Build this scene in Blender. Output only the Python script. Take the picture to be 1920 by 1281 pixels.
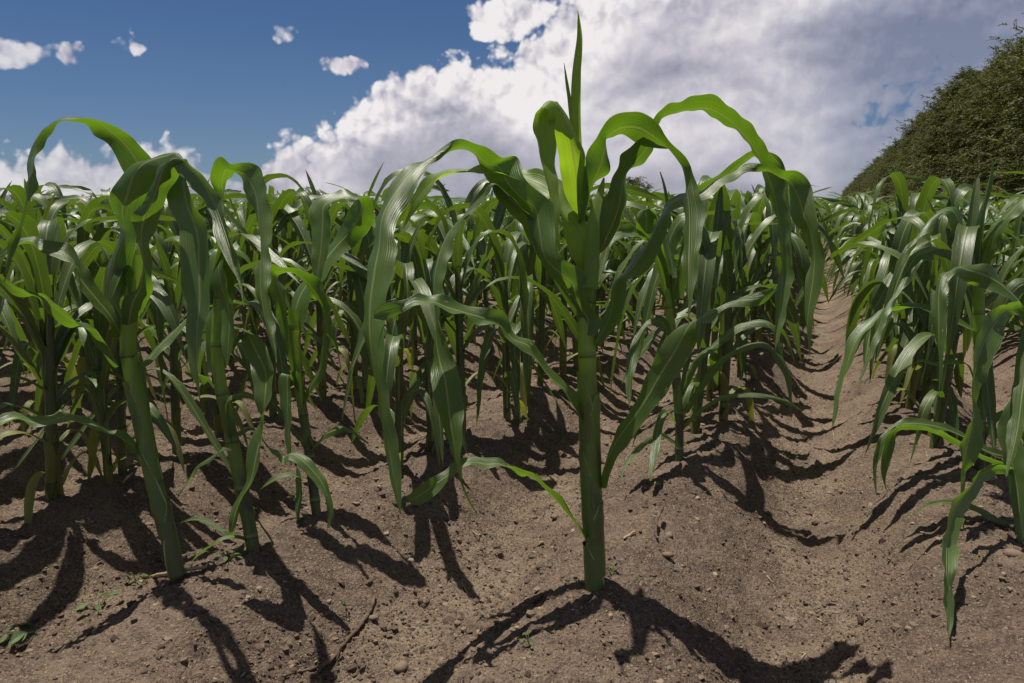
import bpy, bmesh, math, random
import numpy as np
from mathutils import Vector
for o in list(bpy.data.objects): bpy.data.objects.remove(o)
SC = bpy.context.scene
COL = SC.collection
RAD = math.radians

# ------------------------------------------------------------------ camera
F_PX, CAM_H = 1500.0, 0.75                     # focal length in px of the 1920 px wide photograph, eye height above ridge crest
PITCH = math.atan(255.5 / F_PX)
YAW = RAD(21.3)                                # looking left of the row direction (+Y)
cam_d = bpy.data.cameras.new('camera'); cam = bpy.data.objects.new('camera', cam_d); COL.objects.link(cam)
cam.location = (0, 0, CAM_H)
cam.rotation_euler = (math.pi/2 - PITCH, 0, YAW)
cam_d.sensor_width = 36; cam_d.lens = 36 * F_PX / 1920
cam_d.clip_start = 0.05; cam_d.clip_end = 20000
SC.camera = cam
def ray(x, y):
    cx, cy = (x - 960) / F_PX, -(y - 640.5) / F_PX
    fw = math.cos(PITCH) + cy * math.sin(PITCH); up = cy * math.cos(PITCH) - math.sin(PITCH)
    return np.array([cx*math.cos(YAW) - fw*math.sin(YAW), cx*math.sin(YAW) + fw*math.cos(YAW), up])
def at(x, y, d): return np.array([0, 0, CAM_H]) + ray(x, y) * d
def az_el(x, y):
    r = ray(x, y); return math.degrees(math.atan2(r[0], r[1])), math.degrees(math.atan2(r[2], math.hypot(r[0], r[1])))

# ------------------------------------------------------------------ sun, sky, exposure
SUN_TO = Vector((-0.22, 0.145, 1.0)).normalized()
SUN_EL = math.asin(SUN_TO.z); SUN_AZ = math.atan2(SUN_TO.x, SUN_TO.y)
sun_d = bpy.data.lights.new('sun', 'SUN'); sun = bpy.data.objects.new('sun', sun_d); COL.objects.link(sun)
sun.rotation_euler = SUN_TO.to_track_quat('Z', 'Y').to_euler()
sun_d.energy = 5.0; sun_d.angle = RAD(0.53); sun_d.color = (1.0, 0.94, 0.84)
SC.view_settings.view_transform = 'Standard'; SC.view_settings.look = 'None'
SC.view_settings.exposure = 0.2; SC.view_settings.gamma = 1.0

class NT:
    """small helper to write node trees"""
    def __init__(s, tree): s.t = tree; s.t.nodes.clear()
    def n(s, typ, **kw):
        nd = s.t.nodes.new(typ)
        for k, v in kw.items(): setattr(nd, k, v)
        return nd
    def l(s, a, b): s.t.links.new(a, b)
    def set(s, sock, v):
        if isinstance(v, bpy.types.NodeSocket): s.l(v, sock)
        elif v is not None: sock.default_value = v
    def math(s, op, a, b=None, c=None, clamp=False):
        nd = s.n('ShaderNodeMath', operation=op, use_clamp=clamp)
        for i, v in enumerate((a, b, c)):
            if v is not None: s.set(nd.inputs[i], v)
        return nd.outputs[0]
    def mix(s, fac, a, b, mode='MIX'):
        nd = s.n('ShaderNodeMix', data_type='RGBA', blend_type=mode)
        s.set(nd.inputs[0], fac)
        for i, v in ((6, a), (7, b)):
            if isinstance(v, tuple): v = (*v[:3], 1)
            s.set(nd.inputs[i], v)
        return nd.outputs[2]
    def step(s, v, lo, hi, o0=0., o1=1., kind='SMOOTHSTEP'):
        nd = s.n('ShaderNodeMapRange', interpolation_type=kind, clamp=True) if kind != 'LINEAR' else s.n('ShaderNodeMapRange', clamp=True)
        for i, q in enumerate((v, lo, hi, o0, o1)): s.set(nd.inputs[i], q)
        return nd.outputs[0]
    def noise(s, vec, scale, detail=4, rough=.5, dist=0., dim='3D', out=0):
        nd = s.n('ShaderNodeTexNoise', noise_dimensions=dim)
        if vec is not None: s.l(vec, nd.inputs['Vector'])
        nd.inputs['Scale'].default_value = scale; nd.inputs['Detail'].default_value = detail
        nd.inputs['Roughness'].default_value = rough; nd.inputs['Distortion'].default_value = dist
        return nd.outputs[out]
    def vor(s, vec, scale, feature='F1', detail=0., rough=.5, rand=1., smooth=.5, dim='3D', out=0):
        nd = s.n('ShaderNodeTexVoronoi', feature=feature, voronoi_dimensions=dim)
        if vec is not None: s.l(vec, nd.inputs['Vector'])
        nd.inputs['Scale'].default_value = scale
        nd.inputs['Detail'].default_value = detail; nd.inputs['Roughness'].default_value = rough
        nd.inputs['Randomness'].default_value = rand
        if feature == 'SMOOTH_F1': nd.inputs['Smoothness'].default_value = smooth
        return nd.outputs[out]
    def comb(s, x, y, z=0.):
        nd = s.n('ShaderNodeCombineXYZ')
        for i, v in enumerate((x, y, z)): s.set(nd.inputs[i], v)
        return nd.outputs[0]

world = bpy.data.worlds.new('World'); SC.world = world; world.use_nodes = True
def build_world():
    N = NT(world.node_tree)
    sky = N.n('ShaderNodeTexSky', sky_type='NISHITA', sun_disc=False)
    sky.sun_elevation = SUN_EL; sky.sun_rotation = SUN_AZ % (2*math.pi)
    sky.altitude = 2600; sky.air_density = 1.0; sky.dust_density = 0.3; sky.ozone_density = 3.0
    geo = N.n('ShaderNodeTexCoord')
    sep = N.n('ShaderNodeSeparateXYZ'); N.l(geo.outputs['Generated'], sep.inputs[0])
    X, Y, Z = sep.outputs
    az = N.math('MULTIPLY', N.math('ARCTAN2', X, Y), 180/math.pi)
    el = N.math('MULTIPLY', N.math('ARCSINE', Z), 180/math.pi)
    # deep, high-altitude blue: the sky keeps a rich colour down to the horizon
    blue = N.mix(1.0, sky.outputs[0], (0.54, 0.66, 0.80), 'MULTIPLY')
    hz = N.step(el, 0., 11., 0., 1., 'LINEAR')
    blue = N.mix(N.math('MULTIPLY', N.math('SUBTRACT', 1., hz), .35), blue, (2.3, 2.7, 3.7))
    P = N.comb(az, el, 0.)
    def cloud_noise(vec, det):
        a = N.noise(vec, 0.11, det, .55, 0.2, '2D')
        b = N.vor(vec, 0.62, 'SMOOTH_F1', 2., .55, 1., .25, '2D')
        b2 = N.math('SUBTRACT', .62, b)
        return N.math('ADD', N.math('MULTIPLY', N.math('SUBTRACT', a, .5), 1.5), N.math('MULTIPLY', b2, .85))
    wv = N.n('ShaderNodeVectorMath', operation='ADD'); N.l(P, wv.inputs[0])
    wn = N.n('ShaderNodeTexNoise', noise_dimensions='2D'); N.l(P, wn.inputs['Vector']); wn.inputs['Scale'].default_value = .35; wn.inputs['Detail'].default_value = 4
    ws = N.n('ShaderNodeVectorMath', operation='SCALE'); N.l(wn.outputs[1], ws.inputs[0]); ws.inputs['Scale'].default_value = 1.1
    N.l(ws.outputs[0], wv.inputs[1]); PW = wv.outputs[0]
    n1 = cloud_noise(PW, 7); n1s = cloud_noise(PW, 4)
    off = N.n('ShaderNodeVectorMath', operation='ADD'); N.l(PW, off.inputs[0]); off.inputs[1].default_value = (-.30, .62, 0)
    n2 = cloud_noise(off.outputs[0], 4)
    # top of the cumulus bank against azimuth
    def curve(pts, lo_az, hi_az, lo, hi):
        fc = N.n('ShaderNodeFloatCurve'); c = fc.mapping.curves[0]
        P2 = [((a-lo_az)/(hi_az-lo_az), (e-lo)/(hi-lo)) for a, e in pts]
        c.points[0].location = P2[0]; c.points[1].location = P2[-1]
        for p in P2[1:-1]: c.points.new(*p)
        for p in c.points: p.handle_type = 'VECTOR'
        fc.mapping.update()
        N.set(fc.inputs['Value'], N.math('DIVIDE', N.math('SUBTRACT', az, lo_az), hi_az-lo_az, clamp=True))
        return N.math('ADD', N.math('MULTIPLY', fc.outputs[0], hi-lo), lo)
    tops = [(-150, 310), (0, 296), (60, 296), (110, 284), (190, 292), (250, 266), (290, 280), (335, 280), (370, 302), (420, 330), (480, 335), (505, 285), (530, 262), (585, 258), (625, 225), (690, 178), (725, 140), (790, 108), (850, 98), (895, 108), (925, 78), (962, 92), (1000, 62), (1045, 15), (1100, -40), (1200, -130), (1500, -170), (1700, -200), (1900, -190)]
    pts = [az_el(*p) for p in tops]
    top = curve([(-75., 4.)] + pts + [(35., 12.)], -75, 35, -2, 26)
    d = N.math('SUBTRACT', top, el)
    bank = N.step(d, -2.2, 2.1, -1.0, 1.2, 'LINEAR')
    # thinner blue gap in the right part of the bank
    def blob(px, py, rx, ry, amp, warp=True):
        a0, e0 = az_el(px, py)
        src = PW if warp else P
        sp = N.n('ShaderNodeSeparateXYZ'); N.l(src, sp.inputs[0])
        w0 = .8 if warp else 0.
        dx = N.math('DIVIDE', N.math('SUBTRACT', sp.outputs[0], a0 + w0), rx/26.)
        dy = N.math('DIVIDE', N.math('SUBTRACT', sp.outputs[1], e0 + w0), ry/26.)
        r2 = N.math('ADD', N.math('MULTIPLY', dx, dx), N.math('MULTIPLY', dy, dy))
        return N.math('MULTIPLY', N.math('EXPONENT', N.math('MULTIPLY', r2, -1.)), amp)
    dens = bank
    for b in ((1640, 225, 80, 40, -.80), (1745, 150, 70, 36, -.75), (1790, 60, 60, 22, -.5)):
        dens = N.math('ADD', dens, blob(*b))
    small = None
    for b in ((640, 130, 62, 19, 1.75), (955, 38, 92, 42, 2.05), (915, 50, 40, 40, 1.1), (518, 66, 34, 32, 1.3), (35, 98, 60, 24, 1.08), (-10, 120, 40, 34, 1.0), (140, 92, 24, 18, 1.15), (225, 82, 45, 30, .95), (255, 105, 22, 14, .9), (120, 120, 24, 18, .85)):
        t = blob(*b); small = t if small is None else N.math('ADD', small, t)
    dens = N.math('MAXIMUM', dens, N.math('SUBTRACT', small, .92))
    D = N.math('ADD', dens, N.math('MULTIPLY', n1, .95))
    alpha = N.step(D, -.04, .38)
    thin = N.step(az, az_el(1380, 300)[0], az_el(1700, 300)[0], 1., .62)
    alpha = N.math('MULTIPLY', alpha, thin)
    alpha = N.math('MULTIPLY', alpha, N.step(az, az_el(120, 200)[0], az_el(480, 200)[0], .75, 1.))
    # light on the billows: the side turned to the sun is white, the hollows and undersides lilac grey
    amp = N.math('MULTIPLY', N.step(d, .5, 7., .82, .22), N.step(el, 1.5, 6., .55, 1.))
    lit = N.math('ADD', .52, N.math('MULTIPLY', N.math('SUBTRACT', n1s, n2), amp))
    big = N.noise(N.comb(N.math('MULTIPLY', az, .55), el), .16, 3, .45, .3, '2D')
    fine = N.math('MULTIPLY', N.math('SUBTRACT', n1, n1s), N.step(d, 0., 6., .55, .08))
    lit = N.math('ADD', lit, fine)
    edge = N.step(d, 0., 10., .31, .0)
    lit = N.math('ADD', lit, N.math('ADD', edge, N.math('MULTIPLY', N.math('SUBTRACT', big, .5), 1.9)))
    low = N.step(el, 1.5, 6., -.16, .06)
    rightdim = N.step(az, az_el(1150, 200)[0], az_el(1650, 200)[0], 0., -.22)
    lit = N.math('ADD', lit, N.math('ADD', low, rightdim), clamp=True)
    ramp = N.n('ShaderNodeValToRGB'); N.l(lit, ramp.inputs[0])
    e = ramp.color_ramp.elements
    e[0].position = 0.; e[0].color = (4.0, 4.1, 5.2, 1)
    e[1].position = 1.; e[1].color = (12.6, 12.1, 12.2, 1)
    m = e.new(.45); m.color = (7.2, 7.0, 8.1, 1)
    # unseen scattered cloud overhead, added to whiten and lift the fill light
    over = N.noise(geo.outputs['Generated'], 2.2, 4, .6)
    oa = N.math('MULTIPLY', N.step(over, .42, .60), N.step(el, 24., 36.))
    skyc = N.mix(alpha, blue, ramp.outputs[0])
    skyc = N.mix(oa, skyc, (5.2, 4.9, 4.8))
    bg = N.n('ShaderNodeBackground'); N.l(skyc, bg.inputs[0]); bg.inputs[1].default_value = 0.06
    out = N.n('ShaderNodeOutputWorld'); N.l(bg.outputs[0], out.inputs[0])
build_world()

# ------------------------------------------------------------------ tags
def tag(o, label=None, cat=None, group=None, kind=None):
    for k, v in (('label', label), ('category', cat), ('group', group), ('kind', kind)):
        if v: o[k] = v
    return o
def empty(name, loc, rz=0.):
    o = bpy.data.objects.new(name, None); COL.objects.link(o)
    o.location = loc; o.rotation_euler = (0, 0, rz); o.empty_display_size = .05
    return o
def mesh_obj(name, V, Fc, mat, parent=None, uv=None, smooth=True, mats=None, fmat=None):
    me = mesh_data(name, V, Fc, mat, uv, smooth, mats, fmat)
    o = bpy.data.objects.new(name, me); COL.objects.link(o)
    if parent is not None: o.parent = parent
    return o
def mesh_data(name, V, Fc, mat, uv=None, smooth=True, mats=None, fmat=None):
    """V (n,3) array, Fc (m,3|4) int array, uv per vertex"""
    V = np.asarray(V, np.float32); Fc = np.asarray(Fc, np.int32)
    me = bpy.data.meshes.new(name); k = Fc.shape[1]
    me.vertices.add(len(V)); me.vertices.foreach_set('co', V.ravel())
    me.loops.add(Fc.size); me.loops.foreach_set('vertex_index', Fc.ravel())
    me.polygons.add(len(Fc)); me.polygons.foreach_set('loop_start', np.arange(0, Fc.size, k, dtype=np.int32))
    me.polygons.foreach_set('loop_total', np.full(len(Fc), k, np.int32))
    me.polygons.foreach_set('use_smooth', np.full(len(Fc), smooth, bool))
    if uv is not None:
        l = me.uv_layers.new(name='UVMap'); l.data.foreach_set('uv', np.asarray(uv, np.float32)[Fc.ravel()].ravel())
    for m in (mats or [mat]): me.materials.append(m)
    if fmat is not None: me.polygons.foreach_set('material_index', np.asarray(fmat, np.int32))
    me.update(calc_edges=True); me.validate()
    return me

# ------------------------------------------------------------------ numpy noise
_rng = np.random.default_rng(7)
_perm = np.concatenate([_rng.permutation(512)]*3)
_ga = _rng.random(512) * 2*np.pi
def pnoise(x, y):
    xi = np.floor(x).astype(int); yi = np.floor(y).astype(int); xf = x - xi; yf = y - yi
    xi &= 511; yi &= 511
    u = xf*xf*xf*(xf*(xf*6-15)+10); v = yf*yf*yf*(yf*(yf*6-15)+10)
    def g(ix, iy, fx, fy):
        a = _ga[_perm[_perm[ix & 511] + (iy & 511)]]
        return np.cos(a)*fx + np.sin(a)*fy
    a = g(xi, yi, xf, yf); b = g(xi+1, yi, xf-1, yf); c = g(xi, yi+1, xf, yf-1); d = g(xi+1, yi+1, xf-1, yf-1)
    return (a*(1-u)+b*u)*(1-v) + (c*(1-u)+d*u)*v
ROW0, ROWP = -0.36, 0.735
FEET = [at(*a)[:2] for a in ((1117, 1112, 1.574), (333, 1088, 1.626), (478, 1047, 1.724), (595, 975, 1.934), (1836, 890, 2.31), (1928, 1035, 1.98), (1272, 873, 2.353))]
def ground_z(x, y, fine=True):
    x = np.asarray(x, float); y = np.asarray(y, float)
    r = np.hypot(x, y)
    wob = .035*pnoise(x*.55+9, y*.8+3) + .02*pnoise(x*1.7+4, y*2.1)
    ph = (x + wob - ROW0)/ROWP*2*np.pi
    s = .5 - .5*np.cos(ph)
    depth = .160*(1 + .25*pnoise(x*.9+50, y*.7))
    fade = np.clip((90 - r)/40, 0, 1)
    z = -depth*s**1.15*fade
    z += .022*pnoise(x*2.6, y*2.6+17) * np.clip((40-r)/20, 0, 1)
    for fx, fy in FEET: z += .016*np.exp(-((x-fx)**2 + (y-fy)**2)/.0042)
    if fine:
        near = np.clip((9 - r)/5, 0, 1)
        z += near*(.015*pnoise(x*7.3+31, y*7.3) + .0085*pnoise(x*19, y*19+8) + .0060*pnoise(x*47+5, y*47))
        b = pnoise(x*33+70, y*33); z += near*.014*np.clip(b-.08, 0, 1)*1.6
        b = pnoise(x*85+20, y*85); z += near*.0078*np.clip(b, -.15, 1)*np.clip((5-r)/3, 0, 1)
        b = pnoise(x*150+20, y*150); z += .0048*b*np.clip((3.2-r)/1.5, 0, 1)
    return z

# ------------------------------------------------------------------ materials
def new_mat(name):
    m = bpy.data.materials.new(name); m.use_nodes = True
    N = NT(m.node_tree); out = N.n('ShaderNodeOutputMaterial')
    return m, N, out
def soil_material():
    m, N, out = new_mat('soil')
    tc = N.n('ShaderNodeNewGeometry').outputs['Position']
    big = N.noise(tc, 2.2, 4, .6); med = N.noise(tc, 14, 5, .65); fin = N.noise(tc, 160, 4, .7)
    c = N.mix(N.step(big, .35, .66), (.166, .120, .089), (.252, .183, .134))
    c = N.mix(N.math('MULTIPLY', N.step(med, .42, .66), .55), c, (.088, .065, .052))
    c = N.mix(N.math('MULTIPLY', N.step(fin, .5, .68), .75), c, (.30, .235, .175))
    c = N.mix(N.math('MULTIPLY', N.step(fin, .48, .33), .8), c, (.050, .038, .031))
    v = N.n('ShaderNodeTexVoronoi', feature='F1'); N.l(tc, v.inputs['Vector']); v.inputs['Scale'].default_value = 190
    sp = N.n('ShaderNodeSeparateColor'); N.l(v.outputs['Color'], sp.inputs[0])
    grain = N.math('MULTIPLY', N.step(v.outputs['Distance'], .42, .22), N.step(sp.outputs[0], .72, .8))
    c = N.mix(N.math('MULTIPLY', grain, .8), c, (.44, .34, .23))
    v2 = N.n('ShaderNodeTexVoronoi', feature='F1'); N.l(tc, v2.inputs['Vector']); v2.inputs['Scale'].default_value = 95
    sp2 = N.n('ShaderNodeSeparateColor'); N.l(v2.outputs['Color'], sp2.inputs[0])
    grain2 = N.math('MULTIPLY', N.step(v2.outputs['Distance'], .40, .25), N.step(sp2.outputs[1], .82, .88))
    c = N.mix(N.math('MULTIPLY', grain2, .7), c, (.34, .26, .18))
    sx = N.n('ShaderNodeSeparateXYZ'); N.l(tc, sx.inputs[0])
    fur = N.math('COSINE', N.math('MULTIPLY', N.math('SUBTRACT', sx.outputs[0], ROW0), 2*math.pi/ROWP))
    sand = N.math('MULTIPLY', N.step(fur, -.1, -.95), N.step(N.noise(tc, 5, 4, .6), .40, .62))
    c = N.mix(N.math('MULTIPLY', sand, N.math('MULTIPLY', N.step(fin, .40, .58), .75)), c, (.34, .265, .185))
    h = N.math('ADD', N.math('MULTIPLY', fin, .012), N.math('MULTIPLY', N.math('ADD', grain, N.math('MULTIPLY', grain2, 1.6)), .0022))
    h = N.math('ADD', h, N.math('MULTIPLY', N.noise(tc, 60, 5, .7), .022))
    b = N.n('ShaderNodeBump'); N.l(h, b.inputs['Height']); b.inputs['Strength'].default_value = .9; b.inputs['Distance'].default_value = 1.0
    p = N.n('ShaderNodeBsdfPrincipled'); N.l(c, p.inputs['Base Color']); p.inputs['Roughness'].default_value = .95
    p.inputs['Specular IOR Level'].default_value = .15; N.l(b.outputs[0], p.inputs['Normal'])
    N.l(p.outputs[0], out.inputs[0]); return m
def clod_material():
    m, N, out = new_mat('soil_clods')
    geo = N.n('ShaderNodeNewGeometry'); tc = geo.outputs['Position']; rnd = geo.outputs['Random Per Island']
    r = N.n('ShaderNodeValToRGB'); N.l(rnd, r.inputs[0]); e = r.color_ramp.elements
    e[0].position = 0; e[0].color = (.105, .076, .059, 1); e[1].position = 1; e[1].color = (.38, .29, .20, 1)
    q = e.new(.55); q.color = (.155, .113, .086, 1); q = e.new(.85); q.color = (.22, .165, .122, 1)
    fin = N.noise(tc, 420, 3, .6)
    c = N.mix(N.math('MULTIPLY', fin, .5), r.outputs[0], (.07, .05, .04))
    b = N.n('ShaderNodeBump'); N.l(fin, b.inputs['Height']); b.inputs['Strength'].default_value = .5; b.inputs['Distance'].default_value = .003
    p = N.n('ShaderNodeBsdfPrincipled'); N.l(c, p.inputs['Base Color']); p.inputs['Roughness'].default_value = .95
    p.inputs['Specular IOR Level'].default_value = .15; N.l(b.outputs[0], p.inputs['Normal'])
    N.l(p.outputs[0], out.inputs[0]); return m
def leaf_material(name, base, trans, tfac=.42, rough=.42, far=False, hue=0.):
    m, N, out = new_mat(name)
    geo = N.n('ShaderNodeNewGeometry')
    uv = N.n('ShaderNodeUVMap').outputs[0]
    s = N.n('ShaderNodeSeparateXYZ'); N.l(uv, s.inputs[0]); U, Vv = s.outputs[0], s.outputs[1]
    rnd = N.n('ShaderNodeObjectInfo').outputs['Random']
    isl = geo.outputs['Random Per Island']
    k = N.math('ADD', N.math('MULTIPLY', rnd, .6), N.math('MULTIPLY', isl, .4)) if far else N.math('ADD', N.math('MULTIPLY', rnd, .5), N.math('MULTIPLY', isl, .5))
    p3 = N.comb(N.math('MULTIPLY', U, .06), Vv, N.math('MULTIPLY', rnd, 20.))
    blot = N.noise(p3, 9, 3, .6)
    light = tuple(min(1, c*1.55+.012) for c in base); dark = tuple(c*.62 for c in base)
    c = N.mix(k, dark, light)
    c = N.mix(N.math('MULTIPLY', N.step(blot, .45, .7), .35), c, (base[0]*1.5+.02, base[1]*1.25, base[2]*.9))
    t = N.mix(k, tuple(q*.8 for q in trans), tuple(q*1.15 for q in trans))
    # long veins and the pale midrib
    wn = N.math('ADD', N.math('MULTIPLY', U, 105.), N.math('MULTIPLY', N.noise(N.comb(N.math('MULTIPLY', U, 9.), N.math('MULTIPLY', Vv, 1.2), rnd), 1.4, 2, .5), 3.))
    vein = N.math('SINE', wn)
    streak = N.noise(N.comb(N.math('MULTIPLY', U, 16.), N.math('MULTIPLY', Vv, 1.5), N.math('MULTIPLY', rnd, 9.)), 1.6, 4, .6)
    mid = N.step(N.math('ABSOLUTE', N.math('SUBTRACT', U, .5)), .048, .020)
    midw = N.step(N.math('ABSOLUTE', N.math('SUBTRACT', U, .5)), .12, .03)
    edge = N.step(N.math('ABSOLUTE', N.math('SUBTRACT', U, .5)), .475, .498)
    c = N.mix(N.math('MULTIPLY', N.step(vein, .1, 1.), .26), c, (base[0]*2.2+.03, base[1]*1.5+.03, base[2]*1.6+.01))
    c = N.mix(N.math('MULTIPLY', N.step(streak, .48, .72), .45), c, (base[0]*1.9+.02, base[1]*1.45+.02, base[2]*1.4+.01))
    t = N.mix(N.math('MULTIPLY', N.step(streak, .4, .7), .35), t, tuple(q*.62 for q in trans))
    t = N.mix(N.math('MULTIPLY', N.step(vein, 0., 1.), .22), t, tuple(q*.55 for q in trans))
    c = N.mix(N.math('MULTIPLY', midw, .2), c, (.13, .17, .07))
    c = N.mix(N.math('MULTIPLY', mid, .9), c, (.25, .30, .11))
    c = N.mix(N.math('MULTIPLY', edge, .6), c, (.20, .25, .10))
    t = N.mix(N.math('MULTIPLY', mid, .6), t, (.34, .36, .08))
    t = N.mix(N.math('MULTIPLY', edge, .5), t, (.40, .50, .12))
    if not far:      # small feeding scars and scuffs
        sc = N.n('ShaderNodeTexVoronoi', feature='F1', voronoi_dimensions='3D')
        N.l(N.comb(N.math('MULTIPLY', U, .09), N.math('MULTIPLY', Vv, .55), N.math('MULTIPLY', rnd, 30.)), sc.inputs['Vector']); sc.inputs['Scale'].default_value = 44
        ss = N.n('ShaderNodeSeparateColor'); N.l(sc.outputs['Color'], ss.inputs[0])
        scar = N.math('MULTIPLY', N.step(sc.outputs['Distance'], .16, .09), N.step(ss.outputs[0], .86, .90))
        c = N.mix(N.math('MULTIPLY', scar, .8), c, (.40, .42, .24)); t = N.mix(N.math('MULTIPLY', scar, .8), t, (.5, .52, .25))
    p = N.n('ShaderNodeBsdfPrincipled'); N.l(c, p.inputs['Base Color'])
    N.set(p.inputs['Roughness'], N.math('ADD', rough, N.math('MULTIPLY', streak, .16)))
    p.inputs['Specular IOR Level'].default_value = .7
    hgt = N.math('ADD', N.math('MULTIPLY', vein, .00016), N.math('ADD', N.math('MULTIPLY', mid, -.0012), N.math('MULTIPLY', streak, .0016)))
    b = N.n('ShaderNodeBump'); N.l(hgt, b.inputs['Height']); b.inputs['Strength'].default_value = .7; b.inputs['Distance'].default_value = 1.
    tr = N.n('ShaderNodeBsdfTranslucent'); N.l(t, tr.inputs[0])
    N.l(b.outputs[0], p.inputs['Normal']); N.l(b.outputs[0], tr.inputs['Normal'])
    mx = N.n('ShaderNodeMixShader'); mx.inputs[0].default_value = tfac
    N.l(p.outputs[0], mx.inputs[1]); N.l(tr.outputs[0], mx.inputs[2]); N.l(mx.outputs[0], out.inputs[0])
    return m
def stalk_material(name='corn_stalk', sheath=False):
    m, N, out = new_mat(name)
    uv = N.n('ShaderNodeUVMap').outputs[0]
    s = N.n('ShaderNodeSeparateXYZ'); N.l(uv, s.inputs[0]); U, Vv = s.outputs[0], s.outputs[1]
    rnd = N.n('ShaderNodeObjectInfo').outputs['Random']
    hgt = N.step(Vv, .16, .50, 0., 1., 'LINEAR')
    c = N.mix(hgt, (.058, .100, .018), (.32, .50, .050))  # sunlit brightness of the upper stalk is painted in, rising with height
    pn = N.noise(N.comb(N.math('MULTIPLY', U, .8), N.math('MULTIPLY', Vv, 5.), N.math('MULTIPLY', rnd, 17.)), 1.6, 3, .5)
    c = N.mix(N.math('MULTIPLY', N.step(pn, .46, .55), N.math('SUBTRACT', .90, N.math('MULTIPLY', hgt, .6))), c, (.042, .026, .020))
    if not sheath:      # pale ring and dark scar of each node
        fr = N.math('FRACT', N.math('DIVIDE', N.math('SUBTRACT', Vv, .10 - .105*.5 + 10.5*0), .105))
        dn = N.math('SUBTRACT', fr, .5)
        c = N.mix(N.math('MULTIPLY', N.step(N.math('ABSOLUTE', N.math('ADD', dn, -.035)), .045, .015), .7), c, (.20, .24, .075))
        c = N.mix(N.math('MULTIPLY', N.step(N.math('ABSOLUTE', N.math('ADD', dn, .03)), .035, .010), .8), c, (.035, .026, .014))
    if sheath:
        c = N.mix(.14, c, (.125, .185, .038))
        ed = N.math('ABSOLUTE', N.math('SUBTRACT', U, .5))
        c = N.mix(N.step(ed, .44, .49), N.mix(.3, c, (.12, .19, .045)), (.34, .38, .17))
    st = N.noise(N.comb(N.math('MULTIPLY', U, 30.), N.math('MULTIPLY', Vv, 2.), rnd), 1.5, 4, .6)
    c = N.mix(N.math('MULTIPLY', N.step(st, .45, .7), .35), c, (.13, .18, .06))
    b = N.n('ShaderNodeBump'); N.l(st, b.inputs['Height']); b.inputs['Strength'].default_value = .4; b.inputs['Distance'].default_value = .003
    p = N.n('ShaderNodeBsdfPrincipled'); N.l(c, p.inputs['Base Color']); p.inputs['Roughness'].default_value = .36; N.l(b.outputs[0], p.inputs['Normal'])
    p.inputs['Subsurface Weight'].default_value = 0.
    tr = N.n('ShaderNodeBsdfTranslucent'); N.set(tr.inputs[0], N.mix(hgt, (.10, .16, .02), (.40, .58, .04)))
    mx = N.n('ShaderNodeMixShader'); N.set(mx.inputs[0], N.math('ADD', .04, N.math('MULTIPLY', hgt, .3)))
    N.l(p.outputs[0], mx.inputs[1]); N.l(tr.outputs[0], mx.inputs[2]); N.l(mx.outputs[0], out.inputs[0]); return m
def plain_material(name, c0, c1, scale, rough=.8, bump=.3, stretch=None):
    m, N, out = new_mat(name)
    tc = N.n('ShaderNodeTexCoord').outputs['Object']
    if stretch:
        mp = N.n('ShaderNodeMapping'); N.l(tc, mp.inputs[0]); mp.inputs['Scale'].default_value = stretch; tc = mp.outputs[0]
    q = N.noise(tc, scale, 5, .65)
    c = N.mix(N.step(q, .3, .7), c0, c1)
    b = N.n('ShaderNodeBump'); N.l(q, b.inputs['Height']); b.inputs['Strength'].default_value = bump; b.inputs['Distance'].default_value = .01
    p = N.n('ShaderNodeBsdfPrincipled'); N.l(c, p.inputs['Base Color']); p.inputs['Roughness'].default_value = rough; N.l(b.outputs[0], p.inputs['Normal'])
    p.inputs['Specular IOR Level'].default_value = .25
    N.l(p.outputs[0], out.inputs[0]); return m
def conifer_material():
    m, N, out = new_mat('conifer_foliage')
    geo = N.n('ShaderNodeNewGeometry'); isl = geo.outputs['Random Per Island']; rnd = N.n('ShaderNodeObjectInfo').outputs['Random']
    q = N.noise(geo.outputs['Position'], .8, 4, .6)
    k = N.math('ADD', N.math('MULTIPLY', isl, .5), N.math('MULTIPLY', q, .5))
    r = N.n('ShaderNodeValToRGB'); N.l(k, r.inputs[0]); e = r.color_ramp.elements
    e[0].position = .2; e[0].color = (.020, .028, .009, 1); e[1].position = .85; e[1].color = (.21, .195, .036, 1)
    z = e.new(.5); z.color = (.074, .082, .019, 1)
    c = N.mix(N.math('MULTIPLY', rnd, .35), r.outputs[0], (.075, .085, .022))
    p = N.n('ShaderNodeBsdfPrincipled'); N.l(c, p.inputs['Base Color']); p.inputs['Roughness'].default_value = .6; p.inputs['Specular IOR Level'].default_value = .3
    tr = N.n('ShaderNodeBsdfTranslucent'); N.set(tr.inputs[0], N.mix(.5, c, (.12, .16, .02)))
    mx = N.n('ShaderNodeMixShader'); mx.inputs[0].default_value = .25
    N.l(p.outputs[0], mx.inputs[1]); N.l(tr.outputs[0], mx.inputs[2]); N.l(mx.outputs[0], out.inputs[0]); return m
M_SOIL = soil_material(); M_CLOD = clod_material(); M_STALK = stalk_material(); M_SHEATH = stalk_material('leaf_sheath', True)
M_LEAF = leaf_material('corn_leaf', (.048, .090, .018), (.20, .41, .012), tfac=.36, rough=.31)
M_FIELD = leaf_material('corn_leaf_row', (.046, .084, .018), (.17, .32, .012), tfac=.25, rough=.31)
M_YOUNG = leaf_material('corn_leaf_young', (.115, .195, .030), (.42, .68, .02), tfac=.45, rough=.36)  # paler young leaves, with the whorl's sunlit brightness also put into the colour
M_OLD = leaf_material('corn_leaf_old', (.13, .15, .035), (.36, .40, .03), tfac=.35, rough=.45)
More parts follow.
